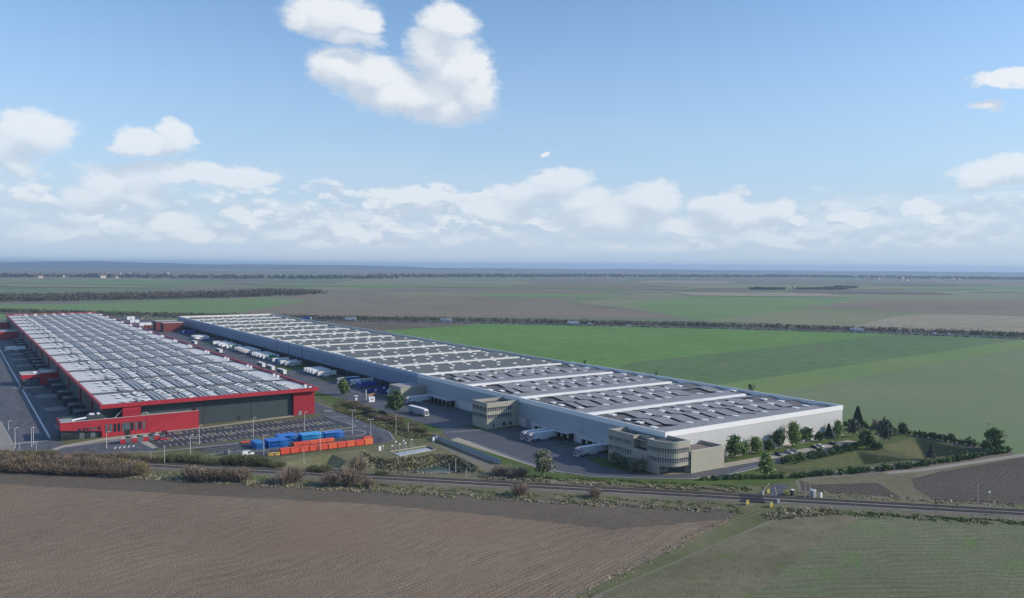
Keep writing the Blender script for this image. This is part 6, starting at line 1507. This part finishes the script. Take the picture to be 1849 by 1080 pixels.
tufts('dry_grass', band(116, 420, -15, -8, 1.1), 3500, .4, gr_dry, 2)
tufts('dry_grass', band(120, 420, 7, 14, 1.1), 3500, .4, gr_dry, 3)
tufts('dry_grass', band(10, 104, 6.5, 11.5, .8), 6000, .45, gr_dry, 4)
tufts('green_grass', band(-130, 104, -19, -8, 1.1), 7000, .35, gr_grn, 5)
tufts('green_grass', band(116, 420, -13.5, -9, 1.0), 8000, .5, gr_grn, 6)
tufts('green_grass', band(30, 110, 9, 16, .9), 5000, .35, gr_grn, 7)
def strip_pts(poly):
    xs = [p[0] for p in poly]; ys = [p[1] for p in poly]
    def f(rs, n):
        X = min(xs)+(max(xs)-min(xs))*rs.rand(n); Y = min(ys)+(max(ys)-min(ys))*rs.rand(n)
        k = seg_dist(X, Y, poly) > 0; return np.stack([X[k], Y[k]], -1)
    return f
tufts('rough_grass', strip_pts([g(612, 722), g(640, 735), g(775, 785), g(790, 790), g(740, 792), g(600, 740)]), 16000, .55, tw_green, 8)
tufts('dry_grass', strip_pts([g(1410, 920), g(1375, 930), g(1390, 940), g(1520, 928), g(1500, 918)]), 2500, .5, gr_dry, 9)
tufts('dry_grass', strip_pts([(203, 171.5), (212, 177), (140, 158), (108, 146), (104, 143)]), 2200, .35, gr_dry, 11)
def bank_pts(rs, n):
    a = strip_pts(HQ1)(rs, n*3); d = seg_dist(a[:, 0], a[:, 1], P_low); k = (d > .2) & (d < 6.3); a, d = a[k], d[k]
    return np.concatenate([a, -np.clip(d/6.5, 0, 1)[:, None]*4.2], 1)
tufts('bank_grass', bank_pts, 9000, .7, gr_dry, 12); tufts('bank_grass', bank_pts, 6000, .6, tw_green, 13)

# ------------------------------------------------------------------ motorway, far woods, village, hills
mw_px = [(-500, 551), (0, 565), (250, 572), (420, 574.5), (545, 577.5), (633, 579), (805, 581.5), (1035, 586.5), (1240, 591), (1380, 594.5), (1547, 599.5), (1700, 605), (1849, 611), (2400, 632)]
mwp = [g(*p) for p in mw_px]
sheet('motorway', line_poly(mwp, 24), m_asph, 10, world=True)
def along_pl(pts, rs, n, w_, off=0):
    P = np.array(pts); D = np.diff(P, axis=0); L_ = np.hypot(*D.T); c = np.cumsum(L_)/L_.sum()
    u = rs.rand(n); i = np.searchsorted(c, u); i = np.clip(i, 0, len(D)-1); f = rs.rand(n)
    nn = np.stack([-D[i, 1], D[i, 0]], -1)/L_[i][:, None]
    return P[i]+D[i]*f[:, None]+nn*(off+w_*(rs.rand(n)-.5))[:, None]
def thicket(name, pts, n, w_, h, size, mat, seed, off=0, clump=7):
    rs = np.random.RandomState(seed); nc = max(4, n//clump); c = along_pl(pts, rs, nc, w_, off); hc = h*(.55+.6*rs.rand(nc)); k = rs.randint(0, nc, n)
    t = rs.rand(n)**.8; r = hc[k]*.42*np.sqrt(np.clip(1-(t*1.6-.7)**2, .05, 1))
    P = np.concatenate([c[k]+rs.normal(size=(n, 2))*r[:, None]*.7, (t*hc[k])[:, None]], 1)
    V, Q = quads(P, size, rs); return struct(rawmesh(name, V, Q, mat), 'stuff')
tw_far = leafmat('far_thicket', [(0, (0.048, 0.047, 0.034)), (.6, (0.082, 0.077, 0.056)), (1, (0.137, 0.125, 0.092))], .9)
tw_far2 = leafmat('far_wood', [(0, (.078, .07, .05)), (.6, (.088, .079, .058)), (1, (.102, .092, .068))], .9)
thicket('roadside_thicket', mwp[::-1], 50000, 16, 5.8, .5, tw_far, 21, off=-24, clump=5)
thicket('roadside_thicket', mwp[::-1], 9000, 4, 1.2, .5, tw_far, 22, off=15, clump=6)
thicket('far_wood', [g(-500, 545), g(-100, 543), g(150, 540), g(330, 537), g(470, 533), g(535, 529)], 30000, 190, 12, 1.3, tw_far2, 23, clump=3)
thicket('far_wood', [g(1360, 523), g(1410, 523)], 2000, 60, 8, 1.8, tw_far2, 26, clump=3)
thicket('far_wood', [g(1440, 523), g(1500, 523), g(1530, 519)], 2600, 90, 8, 1.8, tw_far2, 27, clump=3)
thicket('far_wood', [g(-200, 500), g(200, 500), g(480, 503), g(700, 502)], 5000, 420, 15, 6, tw_far2, 28)
thicket('far_wood', [g(1380, 499.5), g(1560, 501.5), g(1849, 505), g(2100, 508)], 7000, 420, 17, 6, tw_far, 29)
thicket('far_wood', [g(700, 500), g(1000, 499), g(1380, 500)], 6000, 700, 15, 6, tw_far2, 30)
# lorries on the motorway
G4 = 'lorries on the distant motorway'
tk = {}
def mway(kind, px, py, label, direction=1):
    x, y = g(px, py)
    if kind not in tk:
        c = {'white': W_, 'blue': (.03, .11, .42), 'grey': (.62, .64, .66)}[kind]
        t = make_semi('motorway_truck', label, G4, c, (.7, .7, .7), [('rect', 2, 4, (.3, 2.2), (.35, .38, .42)), ('rect', 6, 9, (.2, 1.8), (.42, .45, .48))] if kind == 'grey' else None, roof=(c if kind == 'blue' else None)); tk[kind] = t; u = 0
    else: u = 1
    P = min(range(len(mwp)-1), key=lambda i: abs((mw_px[i][0]+mw_px[i+1][0])/2-px)); a, b = mwp[P], mwp[P+1]
    ang = math.atan2(b[1]-a[1], b[0]-a[0]); d = Vector((math.cos(ang), math.sin(ang)))
    if direction < 0: ang += math.pi
    place(tk[kind], u, (x-d.x*8*direction, y-d.y*8*direction), ang, label, G4)
mway('blue', 553, 577.5, 'blue trailer lorry on the far motorway beyond the old grey roof'); mway('white', 633, 578.5, 'white lorry on the motorway right of the blue one'); mway('grey', 805, 580.5, 'pale lorry with grey patches in the middle of the motorway'); mway('white', 1035, 585.5, 'white lorry on the motorway above the green crop field')
mway('grey', 1547, 598.5, 'pale patterned lorry on the right hand motorway')
for px, py, col, l in ((975, 583, (.7, .7, .7), 'white car transporter stub on the motorway left of the white lorry'), (1066, 586, (.7, .7, .68), 'pale car just right of the white motorway lorry'), (1136, 588.5, (.75, .75, .75), 'white van alone on the motorway past the pale car'), (1690, 604, (.72, .72, .72), 'pale car on the right part of the motorway'), (1716, 605.5, (.62, .62, .62), 'greyish car on the far right part of the motorway')):
    x, y = g(px, py); l = l.replace('car transporter stub', 'van'); v = make_car(col, l, True, 'van' if 'van' in l else 'car'); place(v, 0, (x, y), R(-42), l, 'cars and vans on the distant motorway', scale=1.2)
# distant villages: small pale houses among the trees
m_hwall = M('house_wall', (.55, .50, .44), rough=.8); m_hroof = M('house_roof', (.16, .11, .09), rough=.85)
hp = thing('far_house', '', 'house'); mb = MB(); mb.box(-6, 6, -4, 4, 0, 6); mb.build('house_wall', m_hwall, hp); mb = MB(); mb.prism([(-6.4, -4.4), (6.4, -4.4), (6.4, 4.4), (-6.4, 4.4)], 6.01, 6.3); 
mb.face([(-6.4, -4.4, 6.3), (6.4, -4.4, 6.3), (6.4, 0, 10), (-6.4, 0, 10)]); mb.face([(6.4, 4.4, 6.3), (-6.4, 4.4, 6.3), (-6.4, 0, 10), (6.4, 0, 10)]); mb.face([(-6.4, 4.4, 6.3), (-6.4, -4.4, 6.3), (-6.4, 0, 10)]); mb.face([(6.4, -4.4, 6.3), (6.4, 4.4, 6.3), (6.4, 0, 10)]); mb.build('roof', m_hroof, hp)
rb = random.Random(9); u = 0
for k in range(46):
    if k < 30: px, py, l, gr = rb.uniform(1560, 1849), rb.uniform(502.5, 507), 'tiny pale house of the far village on the right horizon', 'houses of the far right village'
    else: px, py, l, gr = rb.uniform(20, 330), rb.uniform(494, 503), 'tiny pale house scattered in the far left country', 'houses in the far left country'
    x, y = g(px, py); place(hp, u, (x, y), rb.uniform(0, 3.14), l, gr, rb.uniform(1.4, 2.2)); u = 1
# hills on the horizon, all round
mh = GM('hill_woods', [(0, (.045, .055, .045)), (.5, (.075, .085, .065)), (1, (.12, .125, .095))], big=.0006, mid=.003, fine=.02)
nu, nv = 240, 8
az_ = np.linspace(0, 2*math.pi, nu, endpoint=False); V = []
for j in range(nv):
    t = j/(nv-1); rad = 13500+8500*t
    rel = (az_-YAW+math.pi) % (2*math.pi)-math.pi
    hh = 22+26*np.clip(-rel*1.8, 0, 1)*1.0+60*np.exp(-((rel+.42)/.26)**2)+9*np.sin(az_*17+1)+7*np.sin(az_*41+2)+4*np.sin(az_*97)+22*(np.sin(az_*5+.7)+1)*(np.abs(rel) > .75)
    bump = np.sin(math.pi*min(1, t*1.25))**.8 if t < .8 else math.sin(math.pi*t)*.6
    z = np.maximum(hh, 3)*max(0, bump)*(.8+.25*np.sin(az_*23+j*1.7))
    if j in (0, nv-1): z = z*0-1
    V.append(np.stack([rad*np.sin(az_), rad*np.cos(az_), z], -1))
V = np.concatenate(V); Qs = []
for j in range(nv-1):
    for i in range(nu): Qs.append((j*nu+i, j*nu+(i+1) % nu, (j+1)*nu+(i+1) % nu, (j+1)*nu+i))
Qs = np.array(Qs)[:, ::-1]
struct(rawmesh('hills', V, Qs, mh))
# ------------------------------------------------------------------ air
HB = 27000.0
mb = MB(); mb.box(-HB, HB, -HB, HB, -8, 135); hz_o = mb.build('haze', [])
m = bpy.data.materials.new('haze_air'); m.use_nodes = True; n_ = m.node_tree.nodes; n_.clear()
pv = n_.new('ShaderNodeVolumePrincipled'); pv.inputs['Color'].default_value = (.55, .75, 1, 1); pv.inputs['Density'].default_value = HAZE_D; pv.inputs['Anisotropy'].default_value = .2
oo = n_.new('ShaderNodeOutputMaterial'); m.node_tree.links.new(pv.outputs[0], oo.inputs['Volume']); hz_o.data.materials.append(m); struct(hz_o, 'stuff')
# unused originals never placed are removed
for o in [o for o in bpy.data.objects if o.parent is None and o.type == 'EMPTY' and o.get('label') == '']:
    for c in list(o.children_recursive): bpy.data.objects.remove(c)
    bpy.data.objects.remove(o)
